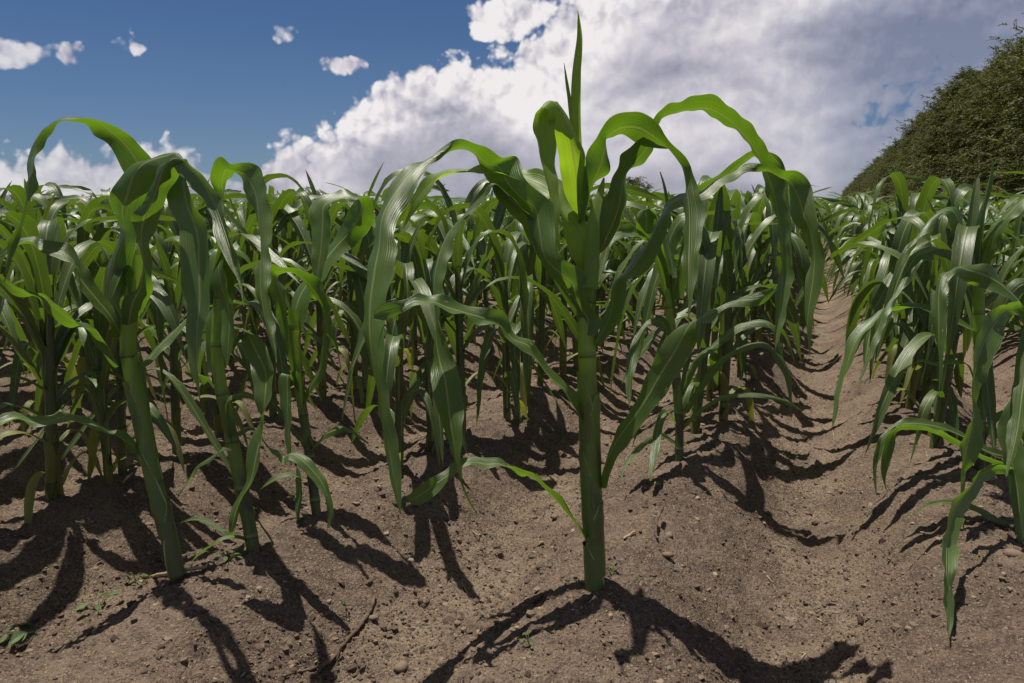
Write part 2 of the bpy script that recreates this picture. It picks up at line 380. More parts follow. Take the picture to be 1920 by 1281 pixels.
M_FAR = leaf_material('corn_leaf_field', (.050, .086, .020), (.17, .30, .014), tfac=.23, rough=.33, far=True)
M_DRY = plain_material('dry_straw', (.24, .18, .11), (.42, .33, .21), 30, .8, .3)
M_TWIG = plain_material('twig_bark', (.07, .048, .034), (.19, .135, .095), 60, .85, .5)
M_WEED = leaf_material('weed_leaf', (.060, .120, .028), (.18, .30, .03), tfac=.3, rough=.5, far=True)
M_CONIFER = conifer_material()
M_BARK = plain_material('bark', (.06, .045, .035), (.16, .12, .09), 8, .9, .6)

# ------------------------------------------------------------------ the ground: one ridged sheet out to the horizon
def axis(lo, hi, step, grow, mid_step, mid_lo, mid_hi, far_lo, far_hi):
    a = list(np.arange(lo, hi, step))
    def ext(x, sgn, mid_end, far_end):
        out = []; s = step
        while sgn*(far_end - x) > 0:
            s = min(s*grow, mid_step) if sgn*(mid_end - x) > 0 else s*1.5
            x += sgn*s; out.append(x)
        return out
    return np.array(ext(lo, -1, mid_lo, far_lo)[::-1] + a + ext(a[-1], 1, mid_hi, far_hi))
def build_ground():
    xs = axis(-2.3, 1.15, .0075, 1.03, .085, -42, 14, -6000, 6000)
    ys = axis(.75, 3.1, .0075, 1.022, .8, -6, 60, -3000, 9000)
    gx, gy = np.meshgrid(xs, ys)
    z = ground_z(gx, gy)
    V = np.stack([gx, gy, z], -1).reshape(-1, 3)
    ny, nx = gx.shape
    i = np.arange(ny*nx).reshape(ny, nx)
    Fc = np.stack([i[:-1, :-1], i[:-1, 1:], i[1:, 1:], i[1:, :-1]], -1).reshape(-1, 4)
    g = mesh_obj('ground', V, Fc, M_SOIL); tag(g, kind='structure'); return g
build_ground()
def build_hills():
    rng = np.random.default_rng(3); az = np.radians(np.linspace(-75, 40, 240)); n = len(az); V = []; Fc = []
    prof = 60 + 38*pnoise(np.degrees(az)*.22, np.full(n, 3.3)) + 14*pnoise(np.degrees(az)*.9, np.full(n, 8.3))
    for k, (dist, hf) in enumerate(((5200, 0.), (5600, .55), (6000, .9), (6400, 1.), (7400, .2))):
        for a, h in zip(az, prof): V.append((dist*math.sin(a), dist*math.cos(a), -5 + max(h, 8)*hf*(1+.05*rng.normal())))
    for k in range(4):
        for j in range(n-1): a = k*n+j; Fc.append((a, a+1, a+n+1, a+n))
    h = mesh_obj('hills', V, Fc, plain_material('hill_woods', (.05, .075, .075), (.085, .11, .11), .01, .9, .1)); tag(h, kind='structure')  # blue of the distant air is put into the woods' colour
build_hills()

# ------------------------------------------------------------------ leaves and stalks
def catmull(P, n):
    P = np.asarray(P, float); m = len(P)
    t = np.linspace(0, m-1, n); i = np.clip(t.astype(int), 0, m-2); f = (t - i)[:, None]
    p0 = P[np.clip(i-1, 0, m-1)]; p1 = P[i]; p2 = P[i+1]; p3 = P[np.clip(i+2, 0, m-1)]
    return .5*((2*p1) + (-p0+p2)*f + (2*p0-5*p1+4*p2-p3)*f*f + (-p0+3*p1-3*p2+p3)*f**3)
def smooth1(a, it=2):
    for _ in range(it):
        b = a.copy(); b[1:-1] = .25*a[:-2] + .5*a[1:-1] + .25*a[2:]; a = b
    return a
def ribbon(A, B, fold=.14, ruffle=.0, rng=None, nc=7):
    """blade between edge curves A and B: gutter cross-section, ruffled margins -> verts, faces, uv"""
    n = len(A); C = .5*(A+B); T = np.gradient(C, axis=0); W = B - A; w = np.linalg.norm(W, axis=1)
    Nn = np.cross(T, W); Nn /= np.linalg.norm(Nn, axis=1)[:, None] + 1e-12
    for _ in range(2): Nn[1:-1] = .25*Nn[:-2] + .5*Nn[1:-1] + .25*Nn[2:]
    Nn /= np.linalg.norm(Nn, axis=1)[:, None] + 1e-9
    L = np.concatenate([[0], np.cumsum(np.linalg.norm(np.diff(C, axis=0), axis=1))])
    us = np.linspace(0, 1, nc); V = np.zeros((n, nc, 3)); uv = np.zeros((n, nc, 2))
    ph = rng.random(4)*6.28 if rng is not None else np.zeros(4)
    fr = (34 + 26*rng.random()) if rng is not None else 40
    env = np.clip(w/.05, 0, 1) * np.clip(L/.1, 0, 1)
    for k, u in enumerate(us):
        e = abs(2*u-1)
        off = fold*w*(e**1.3 - .5)
        rf = ruffle*env*e**2*(1.2*np.sin(L*fr*.45 + ph[3] + (0 if u < .5 else ph[2])) + np.sin(L*fr + ph[0] + (0 if u < .5 else ph[1])) + .6*np.sin(L*fr*2.3 + ph[2] + (0 if u < .5 else ph[3])))
        V[:, k] = A + W*u + Nn*(off + rf)[:, None]
        uv[:, k, 0] = u; uv[:, k, 1] = L
    i = np.arange(n*nc).reshape(n, nc)
    Fc = np.stack([i[:-1, :-1], i[:-1, 1:], i[1:, 1:], i[1:, :-1]], -1).reshape(-1, 4)
    return V.reshape(-1, 3), Fc, uv.reshape(-1, 2)
def tube(P, R, ns=14, squash=None, cap=True):
    P = np.asarray(P, float); n = len(P); T = np.gradient(P, axis=0); T /= np.linalg.norm(T, axis=1)[:, None]
    ref = np.array([1., 0, 0]) if abs(T[:, 0]).mean() < .7 else np.array([0, 1., 0])
    X = np.cross(T, ref); X /= np.linalg.norm(X, axis=1)[:, None]; Y = np.cross(T, X)
    a = np.linspace(0, 2*np.pi, ns+1); L = np.concatenate([[0], np.cumsum(np.linalg.norm(np.diff(P, axis=0), axis=1))])
    R = np.asarray(R, float)
    V = P[:, None] + R[:, None, None]*(np.cos(a)[None, :, None]*X[:, None] + np.sin(a)[None, :, None]*Y[:, None])
    uv = np.zeros((n, ns+1, 2)); uv[:, :, 0] = a/(2*np.pi); uv[:, :, 1] = L[:, None]
    i = np.arange(n*(ns+1)).reshape(n, ns+1)
    Fc = np.stack([i[:-1, :-1], i[:-1, 1:], i[1:, 1:], i[1:, :-1]], -1).reshape(-1, 4)
    return V.reshape(-1, 3), Fc, uv.reshape(-1, 2)
def merge(parts):
    V = []; Fc = []; U = []; o = 0
    for v, f, u in parts: V.append(v); Fc.append(f + o); U.append(u); o += len(v)
    return np.concatenate(V), np.concatenate(Fc), np.concatenate(U)

HERO_RNG = np.random.default_rng(11)
def traced_blade(st, depth, W=.064, s=1, n=None, ruffle=.0034, fold=.13):
    """stations (ax,ay,bx,by) read off the photograph, given real distance, width and tilt in space"""
    st = np.array(st, float); m = len(st); n = n or max(36, 5*m)
    Q = catmull(st, n)
    C = .5*(Q[:, :2] + Q[:, 2:]); L = np.concatenate([[0], np.cumsum(np.linalg.norm(np.diff(C, axis=0), axis=1))]); t = L/L[-1]
    dk = sorted(depth.items()); d = np.interp(t, [a for a, _ in dk], [b for _, b in dk]); d = smooth1(d, 8)
    prof = np.interp(t, [0, .12, .35, .6, .8, .93, 1], [.55, .85, 1, .95, .72, .35, .03])*W
    w = np.hypot(*(Q[:, 2:] - Q[:, :2]).T)*d/F_PX
    if isinstance(s, dict):
        sk = sorted(s.items()); s = np.interp(t, [a for a, _ in sk], [b for _, b in sk])
    dd = smooth1(np.sqrt(np.clip(prof**2 - w**2, 0, None)), 6)*s
    A = np.array([at(q[0], q[1], k + e/2) for q, k, e in zip(Q, d, dd)])
    B = np.array([at(q[2], q[3], k - e/2) for q, k, e in zip(Q, d, dd)])
    return ribbon(A, B, fold, ruffle, HERO_RNG, 9)
def traced_plant(base_px, d, stalk_px, leaves, label, group=None, rmul=.92):
    """a corn plant: Empty at its foot > stalk, each leaf (> sheath)"""
    bx, by = base_px; foot = at(bx, by, d)
    root = empty('corn_plant', tuple(foot)); tag(root, label, 'corn plant', group)
    assert 4 <= len(label.split()) <= 16, label
    P = np.array([at(x, y, dd) for x, y, w, dd in stalk_px]); R = np.array([w*dd/F_PX/2 for x, y, w, dd in stalk_px])*rmul
    P = np.vstack([P[0] + (P[0]-P[1])/np.linalg.norm(P[0]-P[1])*.05, P]); R = np.concatenate([[R[0]*1.02], R])
    Pn = catmull(P, 60); Rn = catmull(R[:, None], 60)[:, 0]
    L = np.concatenate([[0], np.cumsum(np.linalg.norm(np.diff(Pn, axis=0), axis=1))])
    for nz in np.arange(.10, L[-1], .105): Rn = Rn*(1 + .13*np.exp(-((L-nz)/.006)**2))
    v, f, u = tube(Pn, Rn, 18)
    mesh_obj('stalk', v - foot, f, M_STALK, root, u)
    for lf in leaves:
        st, dep = lf['st'], lf['d']
        v, f, u = traced_blade(st, dep, lf.get('W', .064), lf.get('s', 1), ruffle=lf.get('r', .0034), fold=lf.get('f', .13))
        lo = mesh_obj('leaf', v - foot, f, lf.get('m', M_LEAF), root, u)
        if lf.get('label'): lo['label'] = lf['label']
        if 'sheath' in lf:      # (height of the collar along the stalk, height of its foot, facing angle)
            z1, z0, ang = lf['sheath']
            k = (Pn[:, 2] - foot[2] >= z0) & (Pn[:, 2] - foot[2] <= z1)
            PP = Pn[k]; RR = Rn[k]
            if len(PP) > 3:
                PP = catmull(PP, 24); RR = catmull(RR[:, None], 24)[:, 0]
                tt = np.linspace(0, 1, 24); half = np.radians(172 - 118*tt**1.5)
                cs = np.linspace(-1, 1, 15); VV = np.zeros((24, 15, 3)); UU = np.zeros((24, 15, 2))
                for j, c in enumerate(cs):
                    a = ang + half*c
                    rr = RR + .0022 + .0010*(1-abs(c)) + .0015*tt**8
                    VV[:, j] = PP + np.stack([np.cos(a)*rr, np.sin(a)*rr, 0*a], -1); UU[:, j, 0] = .5 + c*.5; UU[:, j, 1] = PP[:, 2]-foot[2]
                i = np.arange(24*15).reshape(24, 15); ff = np.stack([i[:-1, :-1], i[:-1, 1:], i[1:, 1:], i[1:, :-1]], -1).reshape(-1, 4)
                sh = mesh_obj('sheath', VV.reshape(-1, 3) - foot, ff, M_SHEATH, lo, UU.reshape(-1, 2))
    return root

D0 = 1.574
MAIN = [
 dict(st=[(1084,628,1113,630),(1080,596,1128,606),(1075,574,1112,582),(1070,560,1098,558),(1060,546,1098,525),(1030,521,1077,500),(1005,482,1045,478),(993,432,1038,430),(985,402,1030,382),(957,381,1001,354),(931,359,980,326),(912,338,967,293),(896,312,937,297),(876,289,905,275),(851,286,868,262),(825,299,838,271),(795,326,800,290),(770,368,757,312),(750,399,728,350),(734,430,708,395),(733,468,698,465),(733,505,682,510),(725,560,675,555),(719,600,676,605),(717,645,683,645),(720,706,697,706),(722,757,713,757),(726,795,718,797),(744,835,719,835),(751,880,725,885),(753,920,738,925),(751,962,749,962)],
      d={0:1.555, .10:1.54, .22:1.60, .33:1.67, .42:1.62, .6:1.49, .75:1.41, 1:1.33}, W=.084, s={0:1,.34:1,.46:-1,1:-1}, sheath=(.44,.22,-2.8)),
 dict(st=[(1108,797,1092,790),(1085,760,1068,757),(1077,735,1046,725),(1040,704,1032,714),(1008,664,1004,676),(1000,637,985,657),(972,628,952,637),(948,595,930,616),(925,581,892,612),(885,579,868,592),(841,561,838,589),(822,557,812,575),(803,559,803,571),(782,553,775,575),(760,561,755,586),(736,566,730,598),(718,570,718,601),(700,584,702,600)],
      d={0:1.56, .5:1.48, 1:1.40}, W=.05, s=1, sheath=(.285,.10,-2.9)),
 dict(st=[(1104,1020,1099,1014),(1088,990,1081,983),(1067,966,1062,957),(1047,945,1042,928),(1026,922,1018,906),(1010,903,1002,893),(994,892,986,886),(978,891,968,879),(959,873,952,878),(939,860,932,877),(915,861,912,877),(890,861,889,870),(876,863,878,871),(857,870,860,879),(840,882,845,895),(808,896,824,921),(784,913,795,942),(768,926,780,946),(763,933,770,945)],
      d={0:1.555, .5:1.50, 1:1.45}, W=.036, s=1, r=.004, sheath=(.105,.0,-2.9), label='lowest leaf, narrow and twisted with a browned blunt end'),
 dict(st=[(1126,914,1135,916),(1127,888,1141,893),(1136,850,1153,862),(1148,815,1171,838),(1170,780,1205,796),(1195,740,1236,750),(1217,698,1259,712),(1230,667,1282,684),(1250,632,1302,649),(1272,612,1305,629),(1292,602,1307,611),(1306,599,1312,603),(1326,580,1338,603),(1361,565,1366,577),(1398,553,1401,574),(1428,545,1433,569),(1455,538,1458,541)],
      d={0:1.56, .4:1.50, .65:1.46, 1:1.46}, W=.060, s=1, r=.003, sheath=(.185,.03,.35)),
 dict(st=[(1100,512,1086,508),(1112,487,1075,490),(1119,462,1064,462),(1112,432,1056,435),(1086,403,1050,410),(1066,378,1043,390),(1054,350,1036,372),(1038,335,1026,375),(1010,322,1010,360),(985,320,985,346),(945,313,945,332),(900,311,900,328),(860,314,858,328),(825,322,830,337),(800,337,812,351),(780,360,795,373),(765,385,778,396),(753,425,757,428)],
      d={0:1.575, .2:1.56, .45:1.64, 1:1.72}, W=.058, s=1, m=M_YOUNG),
 dict(st=[(1108,655,1124,648),(1122,620,1152,612),(1133,575,1169,572),(1142,534,1172,528),(1165,507,1199,515),(1190,475,1222,482),(1213,449,1237,441),(1229,424,1251,403),(1246,382,1278,387),(1274,368,1300,380),(1311,357,1322,370),(1341,333,1352,349),(1370,320,1377,338),(1400,305,1402,323),(1440,311,1436,325),(1466,324,1461,334),(1494,325,1472,352),(1520,350,1478,392),(1529,388,1490,420),(1535,415,1506,437),(1541,447,1513,455),(1542,485,1518,490),(1540,522,1513,525),(1531,565,1508,570),(1521,605,1509,610),(1519,640,1514,642),(1519,668,1517,668)],
      d={0:1.565, .3:1.56, .5:1.60, .6:1.58, .75:1.52, 1:1.48}, W=.074, s={0:1,.48:1,.6:-1,1:-1}, sheath=(.40,.16,.3)),
 dict(st=[(1090,425,1097,425),(1078,398,1099,395),(1065,370,1101,364),(1057,335,1102,325),(1050,300,1098,290),(1045,262,1086,255),(1037,238,1072,228),(1034,222,1060,206),(1032,208,1050,195),(1020,200,1043,191),(1005,210,1037,198),(998,228,1034,222),(998,250,1032,248),(1002,285,1034,285),(1012,318,1038,322),(1025,355,1042,358),(1033,390,1046,392),(1039,430,1048,430),(1041,465,1045,465),(1042,488,1043,488)],
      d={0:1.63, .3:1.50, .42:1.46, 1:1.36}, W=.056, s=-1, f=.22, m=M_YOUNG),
 dict(st=[(1087,420,1094,424),(1091,385,1104,385),(1096,345,1118,350),(1098,310,1142,328),(1107,288,1146,310),(1122,268,1140,286),(1132,250,1135,262),(1141,234,1150,258),(1157,219,1166,256),(1178,210,1181,263),(1201,209,1196,270),(1221,220,1212,276),(1237,237,1230,279),(1249,258,1249,279),(1262,278,1258,281),(1285,305,1268,297),(1297,322,1275,317),(1304,352,1279,347),(1311,388,1281,394),(1313,425,1280,428),(1312,458,1279,460),(1309,492,1280,492),(1303,530,1285,530),(1297,565,1288,566),(1293,592,1289,592),(1292,612,1291,612)],
      d={0:1.585, .3:1.56, .55:1.52, .65:1.47, 1:1.34}, W=.074, s=-1),
 dict(st=[(1096,512,1110,492),(1110,470,1136,468),(1117,430,1164,430),(1130,395,1177,400),(1143,365,1178,368),(1154,336,1173,342),(1165,312,1184,321),(1174,292,1207,308),(1190,272,1222,288),(1215,248,1227,262),(1229,226,1234,234),(1240,211,1241,223),(1262,199,1266,216),(1290,190,1295,212),(1325,186,1322,213),(1355,194,1340,221),(1385,212,1368,244),(1410,240,1392,267),(1428,265,1408,287),(1445,295,1420,311),(1458,325,1430,339),(1468,355,1440,366),(1475,395,1449,400),(1479,440,1456,441),(1481,480,1459,481),(1480,525,1458,526),(1474,580,1453,580),(1465,620,1452,620),(1457,655,1452,656),(1455,684,1454,684)],
      d={0:1.575, .15:1.565, .35:1.60, .6:1.70, .8:1.66, 1:1.58}, W=.080, s=-1),
 dict(st=[(1082,420,1096,420),(1078,350,1090,350),(1072,290,1086,290),(1070,240,1083,245),(1069,205,1083,200),(1069,165,1084,162),(1071,135,1085,130),(1075,108,1087,105),(1080,75,1089,72),(1083,48,1087,50),(1083,20,1084,20)],
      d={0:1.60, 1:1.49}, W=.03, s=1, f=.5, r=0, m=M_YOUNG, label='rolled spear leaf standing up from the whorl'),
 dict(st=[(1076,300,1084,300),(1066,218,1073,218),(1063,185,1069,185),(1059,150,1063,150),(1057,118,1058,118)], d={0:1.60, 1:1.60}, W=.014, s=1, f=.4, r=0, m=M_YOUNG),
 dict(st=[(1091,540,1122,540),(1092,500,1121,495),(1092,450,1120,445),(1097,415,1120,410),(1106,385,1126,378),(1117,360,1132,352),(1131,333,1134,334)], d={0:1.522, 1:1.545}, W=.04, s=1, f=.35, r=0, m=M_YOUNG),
 dict(st=[(1088,585,1080,590),(1045,505,1030,510),(1012,432,995,440),(975,375,945,385),(940,349,918,346),(921,346,903,356),(907,368,882,377),(882,400,868,404),(862,428,845,425),(846,455,830,446),(835,488,818,475),(827,525,811,510),(823,555,810,545),(822,578,816,580),(826,600,816,605),(835,640,809,645),(850,680,806,682),(861,706,809,715),(865,750,817,760),(866,790,827,795),(867,830,841,836),(864,870,853,872),(866,900,862,902),(880,937,876,938),(896,964,894,964)],
      d={0:1.60, .35:1.64, .5:1.56, .75:1.43, 1:1.36}, W=.062, s=-1),
]
traced_plant((1117,1112), D0, [(1117,1113,38,D0),(1113,1000,37,D0),(1108,900,37,D0-.004),(1105,790,37,D0-.006),(1102,700,36,D0-.008),(1099,620,34,D0-.008),(1103,560,31,D0-.004),(1107,500,28,D0),(1108,440,22,D0+.004)], MAIN,
    'tallest corn plant alone in the centre foreground, arching leaves and upright spear leaf')

D1 = 1.626
LEFT1 = [
 dict(st=[(226,655,250,650),(196,575,228,580),(187,520,236,525),(205,465,242,480),(224,432,252,446),(216,408,258,425),(207,385,264,402),(207,358,277,372),(222,330,284,338),(245,308,292,320),(272,296,306,312),(298,288,330,306),(318,285,346,300),(326,305,354,320),(322,345,357,350),(326,388,366,380),(335,425,385,412),(339,455,397,440),(340,491,400,480),(343,540,399,525),(349,575,393,568),(350,606,386,606),(354,649,378,646),(362,685,373,682),(370,720,374,720),(374,750,375,750)],
      d={0:1.66, .2:1.62, .34:1.55, .5:1.48, .58:1.46, .8:1.41, 1:1.38}, W=.075, s=1, sheath=(.46,.24,.8)),
 dict(st=[(228,612,256,604),(227,566,273,570),(250,540,283,536),(264,506,283,495),(262,470,278,455),(248,435,290,430),(247,404,302,405),(273,375,311,366),(281,344,321,340),(287,318,330,322),(302,304,338,306),(320,305,346,297),(336,322,358,303),(352,336,380,325),(368,358,403,358),(385,385,420,398),(400,418,433,439),(412,458,446,474),(430,497,453,515),(448,530,457,545),(457,575,459,575)],
      d={0:1.61, .3:1.53, .42:1.47, .6:1.35, .8:1.27, 1:1.21}, W=.058, s=1),
 dict(st=[(292,345,262,352),(291,318,240,330),(290,303,230,316),(271,279,216,286),(250,258,202,268),(230,246,188,255),(213,236,178,245),(198,230,168,235),(180,226,157,230),(159,220,142,228),(135,217,127,229),(112,221,112,234),(94,231,97,244),(79,240,88,253),(66,258,79,266),(58,275,69,280),(53,297,62,297),(53,312,57,313),(53,331,60,329),(51,352,62,348),(46,380,61,366),(40,405,54,392),(24,438,42,437),(14,460,32,456),(11,485,22,484),(9,508,15,506),(7,529,9,529)],
      d={0:1.76, .25:1.72, .42:1.64, .7:1.50, 1:1.42}, W=.062, s=-1),
 dict(st=[(262,841,263,856),(236,811,240,843),(213,806,230,826),(200,804,212,816),(181,792,196,808),(164,779,179,807),(145,781,163,802),(135,782,147,792),(124,776,135,788),(112,768,119,793),(93,779,92,797),(63,781,60,797),(32,777,35,789),(10,783,10,798),(-30,800,-28,818),(-60,835,-58,838)],
      d={0:1.62, .5:1.55, 1:1.46}, W=.042, s=1, r=.004, sheath=(.28,.08,-2.5)),
 dict(st=[(225,688,215,690),(205,650,196,658),(190,622,176,636),(175,610,157,613),(152,603,127,609),(131,589,106,598),(105,572,90,581),(84,556,75,566),(65,553,64,559),(42,542,46,559),(20,527,25,552),(0,513,2,532),(-30,505,-26,515)],
      d={0:1.62, .4:1.52, 1:1.45}, W=.046, s=-1, sheath=(.40,.20,-2.5)),
 dict(st=[(236,615,216,640),(216,580,202,606),(190,548,174,570),(166,516,152,546),(150,500,147,526),(141,478,139,497),(126,460,110,485),(100,456,86,480),(75,457,70,472),(60,448,58,462),(30,450,34,465),(-5,475,0,488)],
      d={0:1.62, .5:1.58, 1:1.55}, W=.052, s=1),
 dict(st=[(338,925,330,930),(352,905,346,912),(372,872,366,880),(396,856,392,865),(408,848,404,856),(420,840,418,846),(436,842,434,846)], d={0:1.63, 1:1.60}, W=.02, s=1, label='thin lower leaf rising to the right', sheath=(.17,.0,.9)),
 dict(st=[(252,690,262,692),(275,668,284,680),(300,640,308,652),(322,618,330,630),(345,598,348,606),(362,585,364,588)], d={0:1.62, 1:1.7}, W=.03, s=1),
 dict(st=[(240,600,252,590),(232,540,252,535),(226,500,240,500),(214,520,226,530),(205,560,212,560)], d={0:1.62, 1:1.60}, W=.04, s=1),
]
traced_plant((333,1088), D1, [(333,1090,28,D1),(316,1010,30,D1),(297,930,31,D1),(278,850,30,D1),(262,770,31,D1),(248,710,30,D1),(240,650,31,D1),(244,590,31,D1),(252,530,28,D1),(258,470,22,D1)], LEFT1,
    'leaning corn plant in the left foreground with a dry stalk at its foot')

D2 = 1.724
LEFT2 = [
 dict(st=[(402,620,420,620),(408,500,424,500),(412,420,420,418),(403,365,425,366),(397,340,430,349),(400,318,436,336),(410,304,439,328),(429,310,443,326),(450,307,448,336),(471,306,455,352),(488,321,462,367),(498,344,469,382),(501,368,474,402),(501,408,479,425),(501,449,485,449),(503,491,484,480),(504,520,480,512),(506,545,480,545),(508,565,483,572),(510,602,492,600),(513,632,503,635),(517,657,513,659),(519,680,517,680)],
      d={0:1.73, .25:1.75, .36:1.77, .5:1.64, .75:1.50, 1:1.38}, W=.070, s=-1),
 dict(st=[(388,700,424,690),(386,650,426,640),(388,600,428,590),(398,555,428,552),(410,520,440,518),(415,488,438,490),(408,470,432,470),(395,500,418,500),(400,540,425,535),(412,575,438,570),(416,610,441,610),(418,650,436,650),(424,685,428,685)],
      d={0:1.73, .45:1.75, .6:1.70, 1:1.66}, W=.056, s=1),
 dict(st=[(430,660,440,650),(436,640,452,632),(450,633,475,626),(457,660,496,645),(470,682,509,676),(479,700,514,697),(481,720,511,722),(482,740,506,740),(485,765,499,765),(490,788,493,789),(480,815,496,815),(466,840,496,842),(462,870,488,872),(458,900,478,903),(450,930,456,932),(436,955,447,960),(430,975,444,978),(430,998,436,999)],
      d={0:1.72, .4:1.60, 1:1.55}, W=.050, s=1),
 dict(st=[(428,830,424,845),(418,770,424,775),(404,735,416,740),(392,715,404,728),(378,703,392,712),(362,694,368,712),(345,695,347,700)], d={0:1.73, .6:1.78, 1:1.82}, W=.045, s=-1),
 dict(st=[(436,815,450,818),(470,800,476,806),(500,836,506,842),(520,842,524,852),(535,852,530,866),(553,845,540,860),(580,858,562,876),(598,880,584,898),(612,900,596,914),(620,930,610,938),(626,965,614,962),(617,990,613,992)],
      d={0:1.71, .5:1.66, 1:1.62}, W=.034, s=1, r=.003),
 dict(st=[(470,940,466,948),(478,960,482,975),(490,985,494,990),(506,1005,509,1012),(513,1020,508,1028),(500,1030,496,1028)], d={0:1.72, 1:1.68}, W=.018, s=1),
 dict(st=[(470,1010,466,1016),(440,1004,436,1010),(412,1010,410,1018),(395,1022,392,1028),(372,1040,368,1046),(352,1062,348,1066)], d={0:1.72, 1:1.66}, W=.022, s=1),
 dict(st=[(458,912,448,906),(440,1000,430,1004),(418,992,412,998),(392,976,386,980),(365,970,362,976),(340,978,338,981)], d={0:1.72, 1:1.76}, W=.024, s=1),
 dict(st=[(444,850,438,850),(430,780,420,785),(432,745,424,752),(447,736,446,746),(462,735,466,748),(482,742,478,752)], d={0:1.72, 1:1.68}, W=.03, s=1),
]
traced_plant((478,1047), D2, [(478,1049,27,D2),(466,978,27,D2),(452,910,27,D2),(440,850,27,D2),(428,790,26,D2),(415,730,25,D2),(408,670,25,D2),(408,610,24,D2),(410,560,20,D2)], LEFT2,
    'corn plant just right of the leaning one, broad pale leaf hanging straight down')

D3 = 1.934
LEFT3 = [
 dict(st=[(540,640,558,640),(548,560,580,560),(600,480,640,480),(640,420,690,430),(668,370,697,410),(655,364,690,372),(640,362,668,372),(612,370,640,374),(588,385,622,388),(585,420,622,424),(584,470,618,470),(586,510,606,505),(594,535,600,535)],
      d={0:1.94, .4:2.0, .6:1.92, 1:1.86}, W=.075, s=1),
 dict(st=[(548,700,562,700),(530,620,546,610),(518,570,536,555),(505,510,522,520),(520,500,540,515),(545,500,560,520),(575,510,572,540),(598,528,580,560),(610,555,592,568),(616,580,603,580),(622,620,610,622),(632,650,628,652),(640,690,638,690)],
      d={0:1.93, .4:1.88, 1:1.82}, W=.060, s=-1),
 dict(st=[(556,745,560,738),(545,712,556,700),(528,704,548,706),(527,740,548,735),(529,775,546,775),(533,815,546,815),(538,845,546,848),(545,875,547,876)], d={0:1.93, 1:1.85}, W=.035, s=1),
 dict(st=[(562,755,568,760),(580,720,588,728),(592,695,604,705),(600,665,612,680),(604,640,612,640),(608,600,612,600)], d={0:1.93, 1:1.90}, W=.03, s=1),
 dict(st=[(580,850,584,844),(605,815,612,820),(618,805,632,812),(640,800,650,808),(668,812,672,822),(690,830,692,834)], d={0:1.93, 1:1.86}, W=.03, s=1),
 dict(st=[(582,902,578,896),(560,890,556,896),(538,886,534,894),(510,896,508,906),(490,915,488,918)], d={0:1.93, 1:1.90}, W=.024, s=1),
 dict(st=[(556,875,562,880),(555,900,566,905),(556,930,567,930),(556,950,564,952),(558,985,562,986),(560,1008,561,1008)], d={0:1.93, 1:1.88}, W=.018, s=1),
]
traced_plant((595,975), D3, [(595,977,19,D3),(586,900,20,D3),(577,830,19,D3),(566,760,19,D3),(558,700,22,D3),(552,640,24,D3),(550,580,20,D3)], LEFT3,
    'corn plant with straight bare green stalk, left of the tall central plant')

RA_D = 2.31
RIGHTA = [
 dict(st=[(1826,500,1844,500),(1828,455,1846,450),(1833,420,1850,405),(1842,380,1855,370),(1850,345,1860,342),(1857,318,1862,320),(1862,298,1863,298)], d={0:2.31, 1:2.28}, W=.03, s=1, f=.4, r=0),
 dict(st=[(1826,515,1848,520),(1832,484,1857,493),(1841,457,1866,466),(1861,421,1881,436),(1888,393,1902,408),(1920,366,1926,386),(1950,352,1950,378),(1985,362,1972,385),(2005,400,1985,410),(2015,460,1998,462),(2018,510,2014,510)], d={0:2.31, 1:2.2}, W=.065, s=1),
 dict(st=[(1822,510,1838,505),(1804,475,1832,472),(1797,450,1818,440),(1786,425,1805,408),(1773,404,1796,391),(1760,408,1782,388),(1752,420,1759,393),(1738,431,1741,411),(1718,453,1727,434),(1705,468,1712,452),(1694,488,1699,480),(1680,520,1684,512),(1672,550,1674,552)], d={0:2.31, 1:2.2}, W=.058, s=-1),
 dict(st=[(1820,540,1832,525),(1800,506,1822,490),(1776,488,1798,472),(1752,474,1775,465),(1740,482,1750,464),(1728,490,1718,468),(1714,511,1700,484),(1697,538,1690,511),(1679,563,1681,540),(1664,588,1660,572),(1654,618,1645,612),(1642,640,1633,636),(1634,668,1626,664),(1620,702,1614,698),(1610,720,1609,720)], d={0:2.31, .4:2.22, 1:2.08}, W=.060, s=-1),
 dict(st=[(1830,620,1838,625),(1800,600,1800,612),(1770,585,1768,595),(1745,577,1745,584),(1712,569,1710,579),(1684,576,1676,584),(1656,579,1656,591),(1630,595,1638,612),(1602,623,1614,640),(1588,654,1601,666),(1579,691,1587,702),(1567,736,1577,740),(1561,778,1569,780),(1560,800,1562,800)], d={0:2.31, 1:2.15}, W=.055, s=1),
 dict(st=[(1836,760,1842,770),(1815,690,1822,690),(1790,676,1792,684),(1758,680,1756,688),(1728,673,1724,680),(1700,690,1696,695),(1672,722,1666,728),(1655,752,1650,754),(1645,770,1641,770)], d={0:2.31, 1:2.2}, W=.03, s=1),
 dict(st=[(1828,735,1842,735),(1826,680,1850,690),(1850,600,1880,610),(1880,545,1910,560),(1915,520,1930,545),(1960,540,1955,570),(1985,600,1970,610)], d={0:2.31, 1:2.3}, W=.055, s=1),
 dict(st=[(1832,850,1840,850),(1850,800,1858,806),(1880,770,1884,780),(1910,790,1906,800),(1930,830,1922,835)], d={0:2.31, 1:2.3}, W=.03, s=1),
]
traced_plant((1836,890), RA_D, [(1836,892,20,RA_D),(1838,830,20,RA_D),(1838,760,20,RA_D),(1837,700,20,RA_D),(1836,640,20,RA_D),(1835,580,22,RA_D),(1835,520,20,RA_D)], RIGHTA,
    'corn plant right of the bare furrow, upright spear leaf, long leaves swept left')
RB_D = 1.98
